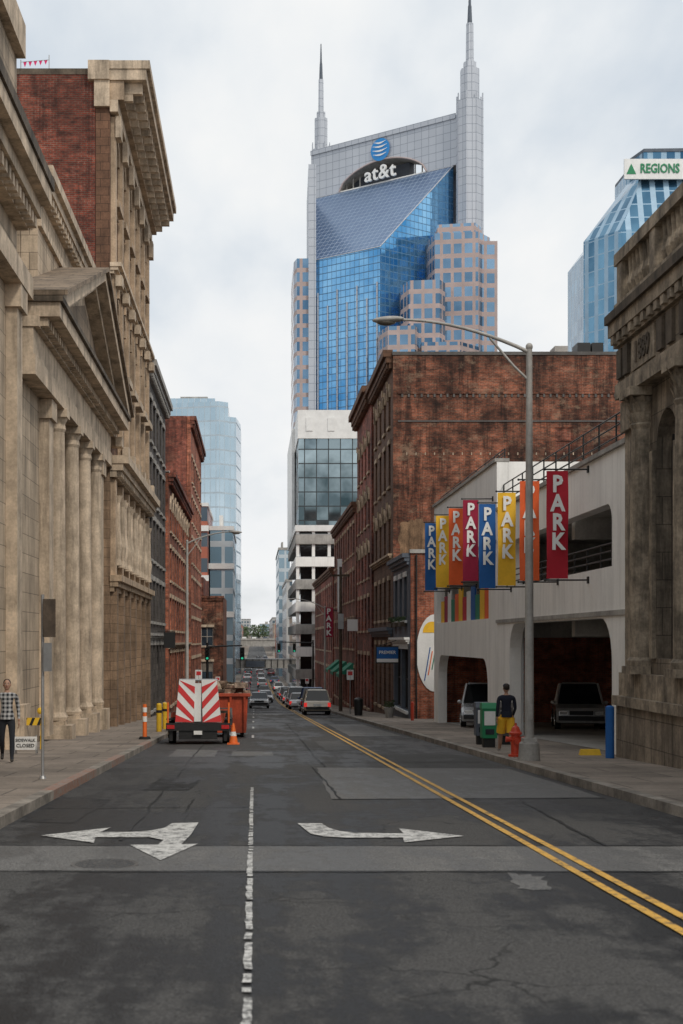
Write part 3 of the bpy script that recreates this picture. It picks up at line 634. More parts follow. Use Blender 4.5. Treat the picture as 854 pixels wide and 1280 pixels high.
b.box(5.45,14.2,189.35,232.05,16.2,17.0,'white'); b.done()
block('glass_block_building',7.2,14,420,460,19,'win_far'); block('distant_building',6.8,12,300,345,14,'win_grey'); block('distant_building',7.2,13,250,292,6,'win_tan')
block('distant_building',8.2,30,480,560,9,'win_red'); block('distant_building',9,30,660,700,9,'win_tan'); block('distant_building',9.5,30,740,900,13,'win_grey'); block('distant_building',6.1,8.8,352,398,24,'win_far')
block('distant_building',-26,-4,1540,1580,24,'win_grey'); block('distant_building',6,24,1560,1600,19,'win_far'); block('distant_building',-60,-30,1500,1560,20,'win_tan')
# twin-spire skyscraper
b=B('twin_spire_skyscraper')
F1=(16.9,400);F2=(34.1,386);BL=(18.3,433);BR=(56.4,403)
zf,zb=108.5,136.1
b.poly([(*F1,-8),(*F2,-8),(*F2,zf),(*F1,zf)],'tw_glass'); b.poly([(*F2,-8),(*BR,-8),(*BR,zb),(*F2,zf)],'tw_glass'); b.poly([(*BL,-8),(*F1,-8),(*F1,zf),(*BL,zb)],'tw_glass')
b.poly([(*F1,zf),(*F2,zf),(*BR,zb),(*BL,zb)],'tw_slope')
b.tube((*F1,zf),(*F2,zf),.16,mat='tw_panel',n=6); b.tube((*F2,zf),(*BR,zb),.16,mat='tw_panel',n=6); b.tube((*BL,zb),(*BR,zb),.3,mat='white',n=6)
for i in range(7):
    t=.06+i*.15; x=F1[0]+(F2[0]-F1[0])*t; y=F1[1]+(F2[1]-F1[1])*t; b.tube((x-.1,y-.2,60),(x-.1,y-.2,99-(i%2)*4),.22,.22,'tw_panel',4)  # pale strips on the glass, modelled in place of its light reflections
L=math.hypot(BR[0]-BL[0],BR[1]-BL[1]); d=((BR[0]-BL[0])/L,(BR[1]-BL[1])/L); nb=(-d[1],d[0])
def Q(s,z,t=0): return (BL[0]+d[0]*s+nb[0]*t,BL[1]+d[1]*s+nb[1]*t,z)
s0,s1=9.5,40.; N=24; ss=[-1,s0]+[s0+(s1-s0)*i/N for i in range(1,N)]+[s1,L+1.5]
def az(s):
    if s<=s0 or s>=s1: return zb-.0
    t=(s-s0)/(s1-s0); return zb+6.6*math.sin(math.pi*t)**.55
for a,c in zip(ss,ss[1:]):
    for t in (-.3,7):
        b.poly([Q(a,az(a),t),Q(c,az(c),t),Q(c,150.2,t),Q(a,150.2,t)],'tw_panel')
    b.poly([Q(a,az(a),-.3),Q(c,az(c),-.3),Q(c,az(c),7),Q(a,az(a),7)],'conc')
    b.poly([Q(a,150.2,-.3),Q(c,150.2,-.3),Q(c,150.2,7),Q(a,150.2,7)],'conc')
b.poly([Q(-1,60,6.9),Q(L+1,60,6.9),Q(L+1,zb,6.9),Q(-1,zb,6.9)],'tw_panel')
b.poly([Q(-1,zb-.05,-.3),Q(L,zb-.05,-.3),Q(L,zb-.05,7),Q(-1,zb-.05,7)],'conc')
def qb(a,c,z0,z1,t0,t1,m): b.hexa([Q(a,z0,t0),Q(c,z0,t0),Q(c,z0,t1),Q(a,z0,t1),Q(a,z1,t0),Q(c,z1,t0),Q(c,z1,t1),Q(a,z1,t1)],m)
dk=solid('dark_louvre',(.06,.07,.09),.6,.2,.3)
qb(10,31.5,zb+.02,zb+5.6,4,6.5,dk); qb(-1,L+1,149.2,150.6,-.7,-.31,'tw_panel')
for i in (0,1,2,10,11): qb(11+i*2.4,11.3+i*2.4,zb,zb+3.5,1.,1.3,'conc')
for i in range(N):
    t0=s0+(s1-s0)*i/N; t1=s0+(s1-s0)*(i+1)/N
    b.tube(Q(t0,az(t0),-.6),Q(t1,az(t1),-.6),.25,mat='tw_pink_s',n=6)
b.text('at&t',Q(24.6,138.6,-1.3),(d[0],d[1],0),(0,0,1),6.0,'white_l',.008,.3,space=1.06)
c0=Vector(Q(24.4,145.6,-.9)); gb=solid('globe_blue',(.02,.25,.62),.5,.05,bmp=0); r=3.3; dv=Vector((d[0],d[1],0)); nv=Vector((nb[0],nb[1],0))
b.poly([c0+dv*(r*math.cos(2*math.pi*i/28))+Vector((0,0,r*math.sin(2*math.pi*i/28))) for i in range(28)],gb)
for zz in (2.1,1.0,-.2,-1.4):
    w=math.sqrt(r*r-zz*zz)*.92; top=[c0-nv*.2+dv*(-w*.85+i*2*w*.85/10)+Vector((0,0,zz+.9*((i/10-.5)**2))) for i in range(11)]
    bot=[p-Vector((0,0,.5*math.sin(math.pi*max(.08,min(.92,i/10))))) for i,p in enumerate(top)]
    b.poly(top+bot[::-1],'white_l')
def octa(cx,cy,r,n=8): return [(cx+r*math.cos(math.pi/8+2*math.pi*i/n),cy+r*math.sin(math.pi/8+2*math.pi*i/n)) for i in range(n)]
def spire(cx,cy,r,tops,k=1.):
    b.prism(octa(cx,cy,r),-8,tops[0],'tw_panel','conc')
    for i in range(8):
        a=math.pi/8+2*math.pi*i/8; b.tube((cx+r*math.cos(a),cy+r*math.sin(a),60),(cx+r*math.cos(a),cy+r*math.sin(a),tops[0]+2),.35*k,.2*k,'tw_panel',6)
    b.prism(octa(cx,cy,r*.74),tops[0],tops[1],'tw_panel','conc'); b.prism(octa(cx,cy,r*.32),tops[1],tops[2],'tw_panel','conc',octa(cx,cy,r*.28))
    b.prism(octa(cx,cy,r*.5),tops[1]-2,tops[1]+2.0,'tw_panel','conc')
    b.tube((cx,cy,tops[2]),(cx,cy,tops[2]+5),.7*k,.5*k,'bluegrey',8); b.tube((cx,cy,tops[2]+5),(cx,cy,tops[3]),.4*k,.18*k,'bluegrey',8)
spire(60.6,400,3.7,(153,162,175,191)); spire(20.4,435,2.8,(151.5,161,173,184),.8)
b.prism([(48,393),(49,386),(60.5,384),(64.6,390),(65,410),(48,410)],-8,112,'tw_pink','tw_pink_s'); b.prism([(50,388),(60,386),(62.5,391),(62.5,408),(50,408)],112,115,'tw_pink','tw_pink_s')
b.prism([(39.6,384),(41,377),(49,376),(51,380),(51,392),(40,392)],-8,97,'tw_pink','tw_pink_s'); b.prism([(33.4,380),(35,373),(42,372),(44,378),(44,388),(33.5,388)],-8,84,'tw_pink','tw_pink_s')
b.prism([(44,374),(54,373),(60,380),(60,390),(44,390)],-8,80,'tw_pink','tw_pink_s')
b.prism([(60.5,386),(66.0,386),(67,392),(67,408),(60.5,408)],-8,110,'tw_pink','tw_pink_s')
b.prism([(11.2,404),(12,400),(17.2,399.8),(18,432),(11.2,432)],-8,109,'tw_pink','tw_pink_s')
b.prism([(15.2,398.8),(17.3,398.6),(18.2,433),(16,434)],-8,zb-1,'tw_panel','conc')
b.done()
b=B('office_tower_with_sign')
p=[(86.4,374),(83.8,362),(90.5,351),(128,350),(128,392),(86.4,392)]
q=[(97.5,374),(95.5,365),(97.5,356),(124,355),(124,386),(97.5,386)]
b.prism(p,-8,103,'rg_glass','conc'); b.prism(p,103,118.5,'rg_glass','conc',q)
q2=[(97.6,374),(95.6,366),(97.6,356.5),(124,355.5),(124,385),(97.6,385)]
b.prism(q2,118.5,124,'rg_glass','conc'); b.prism([(x,y-.2) for x,y in q2],124,124.8,'bluegrey')
b.box(91.9,110,353.2,353.8,116.2,121.2,'white'); b.text('REGIONS',(100.7,353.1,118.7),(1,0,0),(0,0,1),3.2,'signgreen',.02,.1,sx=.74)
b.box(95,108,353.8,356.4,117,120,'conc_d')
b.poly([(92.4,353.1,117.4),(94.8,353.1,117.4),(93.6,353.1,120.0)],'signgreen'); b.done()
b=B('pedestrian_bridge'); b.box(-6.2,7.2,252,255,-3.3,-1.8,'conc'); b.box(-6.2,7.2,251.9,255.1,-1.8,-1.6,'steel'); b.box(-6.2,-5.4,252,255,-9,-3.3,'conc'); b.box(6.4,7.2,252,255,-9,-3.3,'conc')
for i in range(12): b.box(-5.8+i*1.1,-5.7+i*1.1,251.85,251.95,-3.2,-1.7,'black')
b.box(-1.5,1.8,251.7,251.84,-3.1,-2.0,'bluegrey'); b.done()
b=B('highway_overpass'); b.box(-40,40,640,652,-1.2,1.6,'conc'); b.box(-40,40,639.7,640,1.6,2.4,'conc')
for x in (-9,9,-24,24): b.box(x-.8,x+.8,642,650,-8,-1.2,'conc')
for x in (-5.5,-1,4): b.box(x,x+1.9,643,647,1.6,3.1,'white' if x<0 else 'bluegrey')
b.done()
# ------------------------------------------------------------------ banners
cols=[('blue',63.3,6.9,3.9),('yellow',59.5,6.9,3.9),('orange',55.6,6.85,3.85),('dred',51.8,6.8,3.85),('blue',48.1,6.3,3.45),('yellow',44.4,6.3,3.4),('orange',40.7,6.25,3.4),('red',37.0,6.1,3.3)]
for c,y,zt,zb_ in cols:
    b=B('park_banner'); x0,x1=7.6,8.16; n=12; w=(R()-.5)*.14
    for z in (zt+.04,zb_-.04): b.tube((x0-.02,y,z),(8.72,y,z),.022,mat='black',n=8); b.ell((x0-.04,y,z),.035,.035,.035,'black',8,6); b.box(8.66,8.7,y-.06,y+.06,z-.09,z+.09,'black')
    def yy_(u,v): return y+.05*math.sin(u*4+v*6+y)*math.sin(math.pi*v)+w*math.sin(math.pi*v)
    vs=[];fs=[]
    for j in range(n+1):
        for i in range(5): 
            vs.append((x0+(x1-x0)*i/4,yy_(i/4,j/n),zt+(zb_-zt)*j/n))
    for j in range(n):
        for i in range(4): fs.append([j*5+i,j*5+i+1,j*5+i+6,j*5+i+5])
    b.add(vs,fs,c,True)
    for i,ch in enumerate('PARK'): 
        z=zt-.36-i*.5; b.text(ch,((x0+x1)/2,yy_(.5,(zt-z)/(zt-zb_))-.04,z),(1,0,0),(0,0,1),.6,'white_l',.035,.006,sx=.86)
    b.done()
# ------------------------------------------------------------------ street lamps
def lamp(x,y,dirx,reach,ztop,zh):
    b=B('street_lamp'); g=gz(y)+.14
    b.lathe(x,y,[(g-.1,.25),(g+.38,.22),(g+.42,.18)],'conc',20); b.box(x-.15,x+.15,y-.15,y+.15,g+.42,g+.5,'pole')
    b.tube((x,y,g+.4),(x,y,ztop),.105,.065,'pole',14); b.ell((x,y,ztop),.08,.08,.09,'pole')
    b.box(x-.05,x+.05,y-.115,y-.08,g+.9,g+1.25,'pole')
    pts=[]
    for i in range(11):
        t=i/10; pts.append((x+dirx*reach*t,y,ztop-.12+(zh-ztop+.12)*math.sin(t*math.pi/2)**.9))
    b.path(pts,.045,.028,'pole'); 
    b.path([(x,y,ztop-.75),(x+dirx*reach*.12,y,ztop-.42),(x+dirx*reach*.3,y,ztop-.12+(zh-ztop+.12)*.42)],.028,.028,'pole')
    e=pts[-1]; til=Matrix.Rotation(dirx*.06,3,'Y')
    b.ell((e[0]+dirx*.25,y,e[2]+.0),.36,.14,.075,'pole',18,10,til); b.ell((e[0]+dirx*.30,y,e[2]-.05),.22,.11,.08,'gl_w',14,8)
    b.done()
lamp(6.05,31.3,-1,2.85,8.15,8.75); lamp(-3.55,75,1,2.3,6.9,7.4); lamp(6.2,125,-1,2.6,4.6,5.3)
b=B('utility_pole'); g=gz(103); b.tube((6.25,103,g),(6.25,103,7.0),.14,.1,'wood'); b.box(5.6,6.9,102.9,103.05,6.3,6.45,'wood'); b.box(6.05,6.45,102.7,102.95,2.5,3.6,'steel'); b.done()
b=B('parking_sign'); g=gz(25)+.14; x=-3.72
b.tube((x,25,g),(x,25,2.5),.028,mat='steel',n=8); b.cyl(x,25,g,g+.05,.07,.05,'steel')
b.hexa([(x+.03,24.86,1.75),(x+.22,25.05,1.75),(x+.21,25.06,1.75),(x+.02,24.87,1.75),(x+.03,24.86,2.42),(x+.22,25.05,2.42),(x+.21,25.06,2.42),(x+.02,24.87,2.42)],'wood')
b.hexa([(x+.03,24.88,1.15),(x+.16,25.0,1.15),(x+.15,25.01,1.15),(x+.02,24.89,1.15),(x+.03,24.88,1.65),(x+.16,25.0,1.65),(x+.15,25.01,1.65),(x+.02,24.89,1.65)],'steel'); b.done()
def signal(x,y,dirx,reach,z,ts=(.55,1.0)):
    b=B('traffic_signal'); g=gz(y)
    b.tube((x,y,g),(x,y,z+.9),.12,.09,'black'); b.tube((x,y,z+.6),(x+dirx*reach,y,z+.7),.07,.05,'black')
    for t in ts:
        cx=x+dirx*reach*t; b.box(cx-.17,cx+.17,y-.2,y+.1,z-.4,z+.55,'black')
        for k,m in ((.38,'tail'),(.06,'yellow'),(-.26,'golight')):
            b.tube((cx,y-.2,z+k),(cx,y-.225,z+k),.09,.09,m if m=='golight' else 'gl_d',12); b.tube((cx,y-.2,z+k+.03),(cx,y-.36,z+k+.04),.13,.12,'black',10,True,False)
    b.done()
signal(-3.5,106,1,2.6,.6,(.0,1.0)); signal(6.2,150,-1,3.6,.8)
for x,y in ((-3.6,92),(6.2,92),(-3.6,140),(6.3,170)):
    b=B('street_sign'); g=gz(y)+.14; b.tube((x,y,g),(x,y,g+2.9),.035,mat='steel',n=8); b.box(x-.22,x+.22,y-.03,y-.01,g+2.2,g+2.85,'white'); b.box(x-.15,x+.15,y-.036,y-.031,g+2.5,g+2.75,'redstripe'); b.done()
# ------------------------------------------------------------------ vehicles
def wheel(b,x,y,r,side):
    b.tube((x-.11,y,r),(x+.11,y,r),r,r,'rubber',20); b.tube((x+side*.112,y,r),(x+side*.118,y,r),r*.62,r*.62,'steel',16)
    b.tube((x+side*.118,y,r),(x+side*.13,y,r),r*.2,r*.2,'black',10)
    for i in range(5):
        a=2*math.pi*i/5; b.tube((x+side*.12,y,r),(x+side*.122,y+r*.55*math.cos(a),r+r*.55*math.sin(a)),.035,.03,'chrome',5)
def car(name,x,y,paint,heading=0,L=4.5,Wd=1.8,H=1.65,kind='suv',brake=False,zoff=0):
    b=B(name); h=Wd/2; hb=.92 if kind!='sedan' else .82
    pm=solid('car_paint_%s'%name,paint,.25,.04,metal=.3,bmp=0,coat=.8)
    rear=-L/2; fr=L/2; hood=fr-1.05 if kind!='van' else fr-.45
    prof=[(rear+.02,.32),(rear,.55),(rear+.04,hb-.08),(rear+.12,hb),(hood,hb+.03),(fr-.22,hb-.12),(fr-.03,hb-.3),(fr,.5),(fr-.06,.28)]
    n=len(prof); vs=[];xs=[-h+.1,-h+.015,h-.015,h-.1]
    for i,xx in enumerate(xs):
        for (py,pz) in prof: vs.append((xx,py,pz if i in(1,2) else pz+ (.03 if pz>.6 else -.03)))
    fs=[]
    for a,c in ((1,0),(0,3),(3,2)):
        for j in range(n): fs.append([a*n+j,a*n+(j+1)%n,c*n+(j+1)%n,c*n+j])
    fs.append([1*n+j for j in range(n)]); fs.append([2*n+j for j in range(n)][::-1])
    b.add(vs,fs,pm)
    z0=hb+.02
    if kind=='sedan': y0,y1,t0,t1=rear+.75,fr-1.25,rear+1.25,fr-2.0
    elif kind=='van': y0,y1,t0,t1=rear+.06,fr-.5,rear+.15,fr-1.2
    elif kind=='pickup': y0,y1,t0,t1=rear+2.0,fr-1.25,rear+2.2,fr-1.9
    else: y0,y1,t0,t1=rear+.12,fr-1.15,rear+.42,fr-1.85
    wb,wt=h-.06,h-.24
    bo=[(-wb,y0,z0),(wb,y0,z0),(wb,y1,z0),(-wb,y1,z0)]; tp=[(-wt,t0,H-.06),(wt,t0,H-.06),(wt,t1,H-.06),(-wt,t1,H-.06)]
    b.hexa(bo+tp,'gl_d')
    b.hexa([(-wt-.01,t0-.03,H-.07),(wt+.01,t0-.03,H-.07),(wt+.01,t1+.03,H-.07),(-wt-.01,t1+.03,H-.07),(-wt+.1,t0+.1,H),(wt-.1,t0+.1,H),(wt-.1,t1-.1,H),(-wt+.1,t1-.1,H)],pm)
    for p_,q_ in zip(bo,tp): b.tube(p_,q_,.05,.045,pm,6)
    for sx in (-1,1):
        for t in (.36,.68):
            b.tube((sx*wb,y0+(y1-y0)*t,z0),(sx*wt,t0+(t1-t0)*t,H-.06),.04,.035,pm if t<.5 else 'black',6)
        b.ell((sx*(h+.06),y1-.35,z0+.1),.1,.07,.08,pm,10,6)
        b.box(sx*h-.2 if sx>0 else -h-.002,sx*h+.002 if sx>0 else -h+.2,rear-.02,rear+.1,hb-.38,hb-.1,'redlight' if brake else 'tail')
        b.box(sx*(h-.3)-.18,sx*(h-.3)+.18,fr-.09,fr+.012,.54,.72,'chrome'); b.box(sx*(h-.3)-.15,sx*(h-.3)+.15,fr+.012,fr+.018,.57,.69,'white_l')
        for wy in (rear+.85,fr-.85): 
            wheel(b,sx*(h-.1),wy,.34,sx); b.tube((sx*(h-.02),wy,.36),(sx*(h+.004),wy,.36),.41,.41,'black',20)
    b.box(-h+.12,h-.12,rear-.07,rear+.03,.36,.55,'black' if kind=='suv' else pm); b.box(-.26,.26,rear-.08,rear-.06,.6,.74,'white'); b.box(-h+.1,h-.1,fr-.04,fr+.06,.34,.52,'black')
    b.box(-.45,.45,fr-.05,fr+.02,.56,.72,'black'); b.box(-h+.2,h-.2,rear+.3,fr-.3,.22,.36,'black')
    if kind=='pickup': b.box(-h+.15,h-.15,rear+.15,rear+1.9,hb+.001,hb+.03,'black')
    if kind=='suv': b.box(-wt+.1,-wt+.15,t0+.2,t1-.2,H+.01,H+.06,'black'); b.box(wt-.15,wt-.1,t0+.2,t1-.2,H+.01,H+.06,'black')
    s=(gz(y+1)-gz(y-1))/2; hr=math.radians(heading)
    b.done(loc=(x,y,gz(y)+.005+zoff),rot=(math.atan(s)*math.cos(hr),0,hr))
car('suv',4.25,98,(.50,.43,.34),brake=True,H=1.72); car('suv',4.55,112,(.02,.06,.17),H=1.9,Wd=1.95); car('parked_car',3.9,124,(.6,.6,.6),kind='sedan',H=1.45,brake=True)
car('car',.45,132,(.40,.42,.43),180,kind='sedan',H=1.5); car('van',4.0,138,(.75,.75,.73),kind='van',H=2.0); car('car',4.3,152,(.3,.02,.02),kind='sedan',H=1.45,brake=True)
car('car',4.2,166,(.65,.65,.65),kind='sedan',H=1.45,brake=True); car('suv',4.3,182,(.05,.05,.05)); car('car',1.4,176,(.6,.6,.6),180,kind='sedan',H=1.45); car('van',-1.8,170,(.7,.7,.7),180,kind='van',H=2.0)
car('car',-2.1,120,(.04,.04,.05),180,kind='sedan',H=1.45); car('car',-2.0,148,(.4,.4,.42),180,kind='sedan',H=1.45)
for i in range(30): car('car' if i%3 else 'suv',random.choice((4.3,1.5,-1.6)),196+i*13+R()*5,random.choice([(.6,.6,.6),(.7,.7,.7),(.05,.05,.06),(.3,.03,.03),(.4,.4,.42),(.05,.1,.2)]),random.choice((0,0,180)),kind='sedan' if i%3 else 'suv',H=1.5 if i%3 else 1.75,brake=i%2==0)
car('suv',9.75,60.5,(.45,.46,.47),172,L=4.8,Wd=1.9,H=1.85,zoff=.15); car('pickup_truck',13.2,58,(.75,.75,.75),170,L=5.4,Wd=1.95,H=1.85,kind='pickup',zoff=.15)
car('car',16.5,57,(.1,.1,.12),180,zoff=.15,kind='sedan',H=1.45); 
b=B('dumpster'); b.hexa([(-1.05,-1.5,.15),(1.05,-1.5,.15),(1.05,1.5,.15),(-1.05,1.5,.15),(-1.12,-1.65,1.5),(1.12,-1.65,1.5),(1.12,1.65,1.5),(-1.12,1.65,1.5)],'dump')
for x in (-1.0,-.5,0,.5,1.0): b.hexa([(x-.04,-1.58,.15),(x+.04,-1.58,.15),(x+.04,-1.5,.15),(x-.04,-1.5,.15),(x-.04,-1.74,1.5),(x+.04,-1.74,1.5),(x+.04,-1.64,1.5),(x-.04,-1.64,1.5)],'dump')
b.box(-1.2,1.2,-1.75,-1.62,1.45,1.57,'dump'); b.box(-1.2,-1.08,-1.62,1.7,1.45,1.57,'dump'); b.box(1.08,1.2,-1.62,1.7,1.45,1.57,'dump')
for i in range(110):
    x=(R()-.5)*1.9;y=(R()-.5)*3;z=1.45+R()*.45; a=R()*.2+.05; b.hexa([(x+u*a*(.6+R()),y+v*a*(.6+R()),z+w*a*.5) for w in(-1,1) for u,v in((-1,-1),(1,-1),(1,1),(-1,1))],random.choice(['debris','wood','conc','lime_plain']))
for sx in(-.9,.9):
    for sy in (-1.2,1.2): b.tube((sx-.06,sy,.1),(sx+.06,sy,.1),.1,mat='rubber',n=12)
b.done(loc=(-1.35,52.5,gz(52.5)+.005),rot=(-.035,0,0),bevel=.012)
b=B('work_trailer')
b.box(-.95,.95,-.3,2.6,.5,.62,'black'); b.box(-1.0,1.0,-.4,-.3,.42,.66,'black')
for sx in (-.85,.85):
    wheel(b,sx,.6,.36,1 if sx>0 else -1); b.box(sx-.17,sx+.17,.15,1.05,.74,.79,'black'); b.box(sx-.12,sx+.12,-.43,-.4,.48,.6,'tail')
    b.box(sx-.05,sx+.05,-.28,-.18,.1,.5,'black')
b.box(-.6,.6,-.35,-.25,.15,.42,'black'); b.box(-.13,.13,-.45,-.41,.3,.42,'white'); b.box(-.5,.5,-.2,1.5,.2,.48,'black')
for (xa,xb,xta,xtb) in ((-.72,-.14,-.60,-.10),(.14,.72,.10,.58)):
    b.hexa([(xa,-.25,.68),(xb,-.25,.68),(xb,-.18,.68),(xa,-.18,.68),(xta,-.15,2.0),(xtb,-.15,2.0),(xtb,-.08,2.0),(xta,-.08,2.0)],'white')
    def pt(u,v): 
        l=xa+(xta-xa)*v; r_=xb+(xtb-xb)*v; return (l+(r_-l)*u,-.258+.1*v,.68+1.32*v)
    up= xa<0
    for k in range(-1,4):
        v0=k*.36-.05
        A=[(0,v0+.42),(1,v0),(1,v0+.17),(0,v0+.59)] if up else [(0,v0),(1,v0+.42),(1,v0+.59),(0,v0+.17)]
        A=[(u,min(1,max(0,v))) for u,v in A]
        if len({round(v,3) for _,v in A})>1: b.poly([pt(u,v) for u,v in A],'redstripe')
b.box(-.55,.55,.1,2.4,.62,1.7,'conc'); b.box(-.13,.09,-.14,-.1,.7,1.9,'white'); b.tube((-.6,-.1,2.0),(.6,-.1,2.0),.04,mat='steel'); b.tube((-.95,-.2,.6),(-.95,-.2,1.3),.03,mat='safety'); b.tube((.95,-.2,.6),(.95,-.2,1.3),.03,mat='safety')
for i in range(40):
    x=(R()-.5)*1.7; y=R()*2.2; z=.66+R()*.3; a=.06+R()*.12; b.hexa([(x+u*a*(.6+R()),y+v*a*(.6+R()),z+w*a) for w in(-1,1) for u,v in((-1,-1),(1,-1),(1,1),(-1,1))],random.choice(['black','wood','conc_d','dump']))
b.done(loc=(-1.75,44.6,gz(44.6)+.005),rot=(-.035,0,0))
def cone(x,y,h=.72,g=None):
    b=B('traffic_cone'); b.box(-.19,.19,-.19,.19,0,.04,'safety')
    b.lathe(0,0,[(.04,.14),(h*.4,.1)],'safety',16); b.lathe(0,0,[(h*.4,.1),(h*.6,.075)],'white',16); b.lathe(0,0,[(h*.6,.075),(h,.03)],'safety',16)
    b.done(loc=(x,y,gz(y)+(.145 if g is None else g)))
cone(-.65,44.2,.66,.005)
b=B('delineator_post'); b.cyl(0,0,0,.08,.2,.16,'rubber'); b.cyl(0,0,.08,1.1,.07,.06,'safety'); b.cyl(0,0,.55,.72,.073,mat='white'); b.cyl(0,0,.85,1.0,.071,mat='white'); b.done(loc=(-3.45,44.8,gz(44.8)+.145))
for x,y in ((-3.55,53),(-3.55,56.5)):
    b=B('yellow_bollard'); b.cyl(0,0,0,1.0,.1,.1,'syellow'); b.ell((0,0,1.0),.1,.1,.06,'syellow'); b.cyl(0,0,.7,.8,.103,mat='black'); b.done(loc=(x,y,gz(y)+.145))
b=B('barricade'); 
for sx in (-.35,.35): b.tube((sx,-.2,0),(sx,0,.9),.025,mat='syellow'); b.tube((sx,.2,0),(sx,0,.9),.025,mat='syellow')
b.box(-.42,.42,-.04,-.01,.62,.82,'syellow')
for i in range(4): b.poly([(-.38+i*.2,-.042,.622),(-.3+i*.2,-.042,.622),(-.22+i*.2,-.042,.818),(-.3+i*.2,-.042,.818)],'black')
b.ell((.3,0,1.0),.08,.05,.09,'syellow'); b.done(loc=(-5.95,37.5,gz(37.5)+.145))
b=B('sidewalk_closed_sign'); b.box(-.28,.28,-.02,.0,.1,.42,'white'); b.text('SIDEWALK',(0,-.03,.33),(1,0,0),(0,0,1),.1,'black',.01,.003); b.text('CLOSED',(0,-.03,.2),(1,0,0),(0,0,1),.12,'black',.01,.003)
for sx in(-.26,.26): b.tube((sx,-.02,0),(sx,.0,.45),.015,mat='steel',n=6); b.tube((sx,.2,0),(sx,.0,.45),.015,mat='steel',n=6)
b.done(loc=(-5.55,34.5,gz(34.5)+.145))
b=B('fire_hydrant'); b.lathe(0,0,[(0,.17),(.05,.17),(.06,.11),(.5,.11),(.52,.15),(.56,.15),(.58,.12),(.68,.08),(.72,.03)],'hydrant',16); b.tube((-.2,0,.4),(.2,0,.4),.06,mat='hydrant'); b.tube((0,-.2,.36),(0,0,.36),.075,mat='hydrant'); b.cyl(0,0,.72,.78,.03,mat='hydrant',n=6)
for sx in(-1,1): b.tube((sx*.2,0,.4),(sx*.23,0,.4),.075,mat='hydrant',n=6)
b.done(loc=(6.1,33.2,gz(33.2)+.145))
b=B('blue_bollard'); b.cyl(0,0,0,1.15,.1,.1,M['blue']); b.ell((0,0,1.15),.1,.1,.05,'blue'); b.done(loc=(8.1,32.4,gz(32.4)+.145))
b=B('wheel_stop'); b.hexa([(-.25,-.1,0),(.25,-.1,0),(.25,.1,0),(-.25,.1,0),(-.22,-.06,.14),(.22,-.06,.14),(.22,.06,.14),(-.22,.06,.14)],'syellow'); b.done(loc=(8.0,33.9,gz(33.9)+.145))
b=B('red_bollard'); b.cyl(0,0,0,.9,.08,.08,'hydrant'); b.ell((0,0,.9),.08,.08,.05,'hydrant'); b.done(loc=(8.0,72,gz(72)+.145))
for x,c,y in ((6.36,'signgreen',38.6),(6.5,'bluegrey',40.6),(7.15,'conc_d',40.6)):
    b=B('newspaper_box'); b.box(-.2,.2,-.2,.2,.25,1.05,c); b.hexa([(-.22,-.22,1.05),(.22,-.22,1.05),(.22,.22,1.05),(-.22,.22,1.05),(-.2,-.12,1.2),(.2,-.12,1.2),(.2,.2,1.2),(-.2,.2,1.2)],c); b.box(-.15,.15,-.215,-.2,.6,.98,'white'); b.box(-.12,.12,-.215,-.2,.35,.5,'gl_b'); b.box(-.16,.16,-.12,.12,0,.25,'black'); b.done(loc=(x,y,gz(y)+.145),bevel=.01)
b=B('trash_can'); b.lathe(0,0,[(0,.24),(.9,.28),(.92,.3),(1.0,.26),(1.08,.12)],'black',18); b.done(loc=(6.3,86,gz(86)+.145))
b=B('planter'); b.lathe(0,0,[(0,.2),(.5,.32),(.55,.34)],'conc',14)
for k in range(80): 
    c=Vector(((R()-.5)*.5,(R()-.5)*.5,.6+R()*.35)); v=[Vector((R()-.5,R()-.5,R()-.5))*.22 for _ in range(3)]; b.poly([c+q for q in v],'leaf')
b.done(loc=(7.6,80,gz(80)+.145))
b=B('blue_projecting_sign'); b.box(7.0,8.35,82,82.15,.35,1.35,'black'); b.box(7.06,8.29,81.96,81.995,.42,1.28,'blue'); b.box(7.06,8.29,81.95,81.959,.42,.62,'white'); b.text('PREMIER',(7.67,81.93,.98),(1,0,0),(0,0,1),.26,'white_l',.01,.004); b.tube((7.2,82.07,1.35),(8.4,82.07,1.75),.02,mat='black'); b.done()
b=B('vertical_park_sign'); b.box(6.9,7.75,140,140.3,2.0,4.9,'dred')
for i,ch in enumerate('PARK'): b.text(ch,(7.32,139.95,4.5-i*.7),(1,0,0),(0,0,1),.75,'white_l',.03,.01)
b.tube((7.7,140.1,4.6),(8.2,140.1,4.6),.05,mat='black'); b.done()
for y in (118,127,136):
    b=B('green_awning'); b.hexa([(6.9,y-2.2,-1.1),(8.1,y-2.2,-1.1),(8.1,y+2.2,-1.1),(6.9,y+2.2,-1.1),(8.0,y-2.2,-.2),(8.1,y-2.2,-.2),(8.1,y+2.2,-.2),(8.0,y+2.2,-.2)],'green'); b.box(6.88,6.92,y-2.2,y+2.2,-1.35,-1.1,'green'); b.done()
b=B('hanging_sign'); b.box(7.2,8.0,110,110.2,2.4,3.3,'white'); b.tube((7.2,110.1,3.4),(8.3,110.1,3.4),.03,mat='black'); b.done()
b=B('vertical_banner_sign'); b.box(7.5,7.9,128,128.2,4.2,9.0,'white'); b.tube((7.6,128.1,8.8),(8.2,128.1,8.8),.03,mat='black'); b.done()
b=B('hanging_sign'); b.box(-5.6,-4.9,88,88.15,1.2,2.2,'black'); b.tube((-6,88.1,2.25),(-4.9,88.1,2.25),.03,mat='black'); b.done()
b=B('distant_trees')
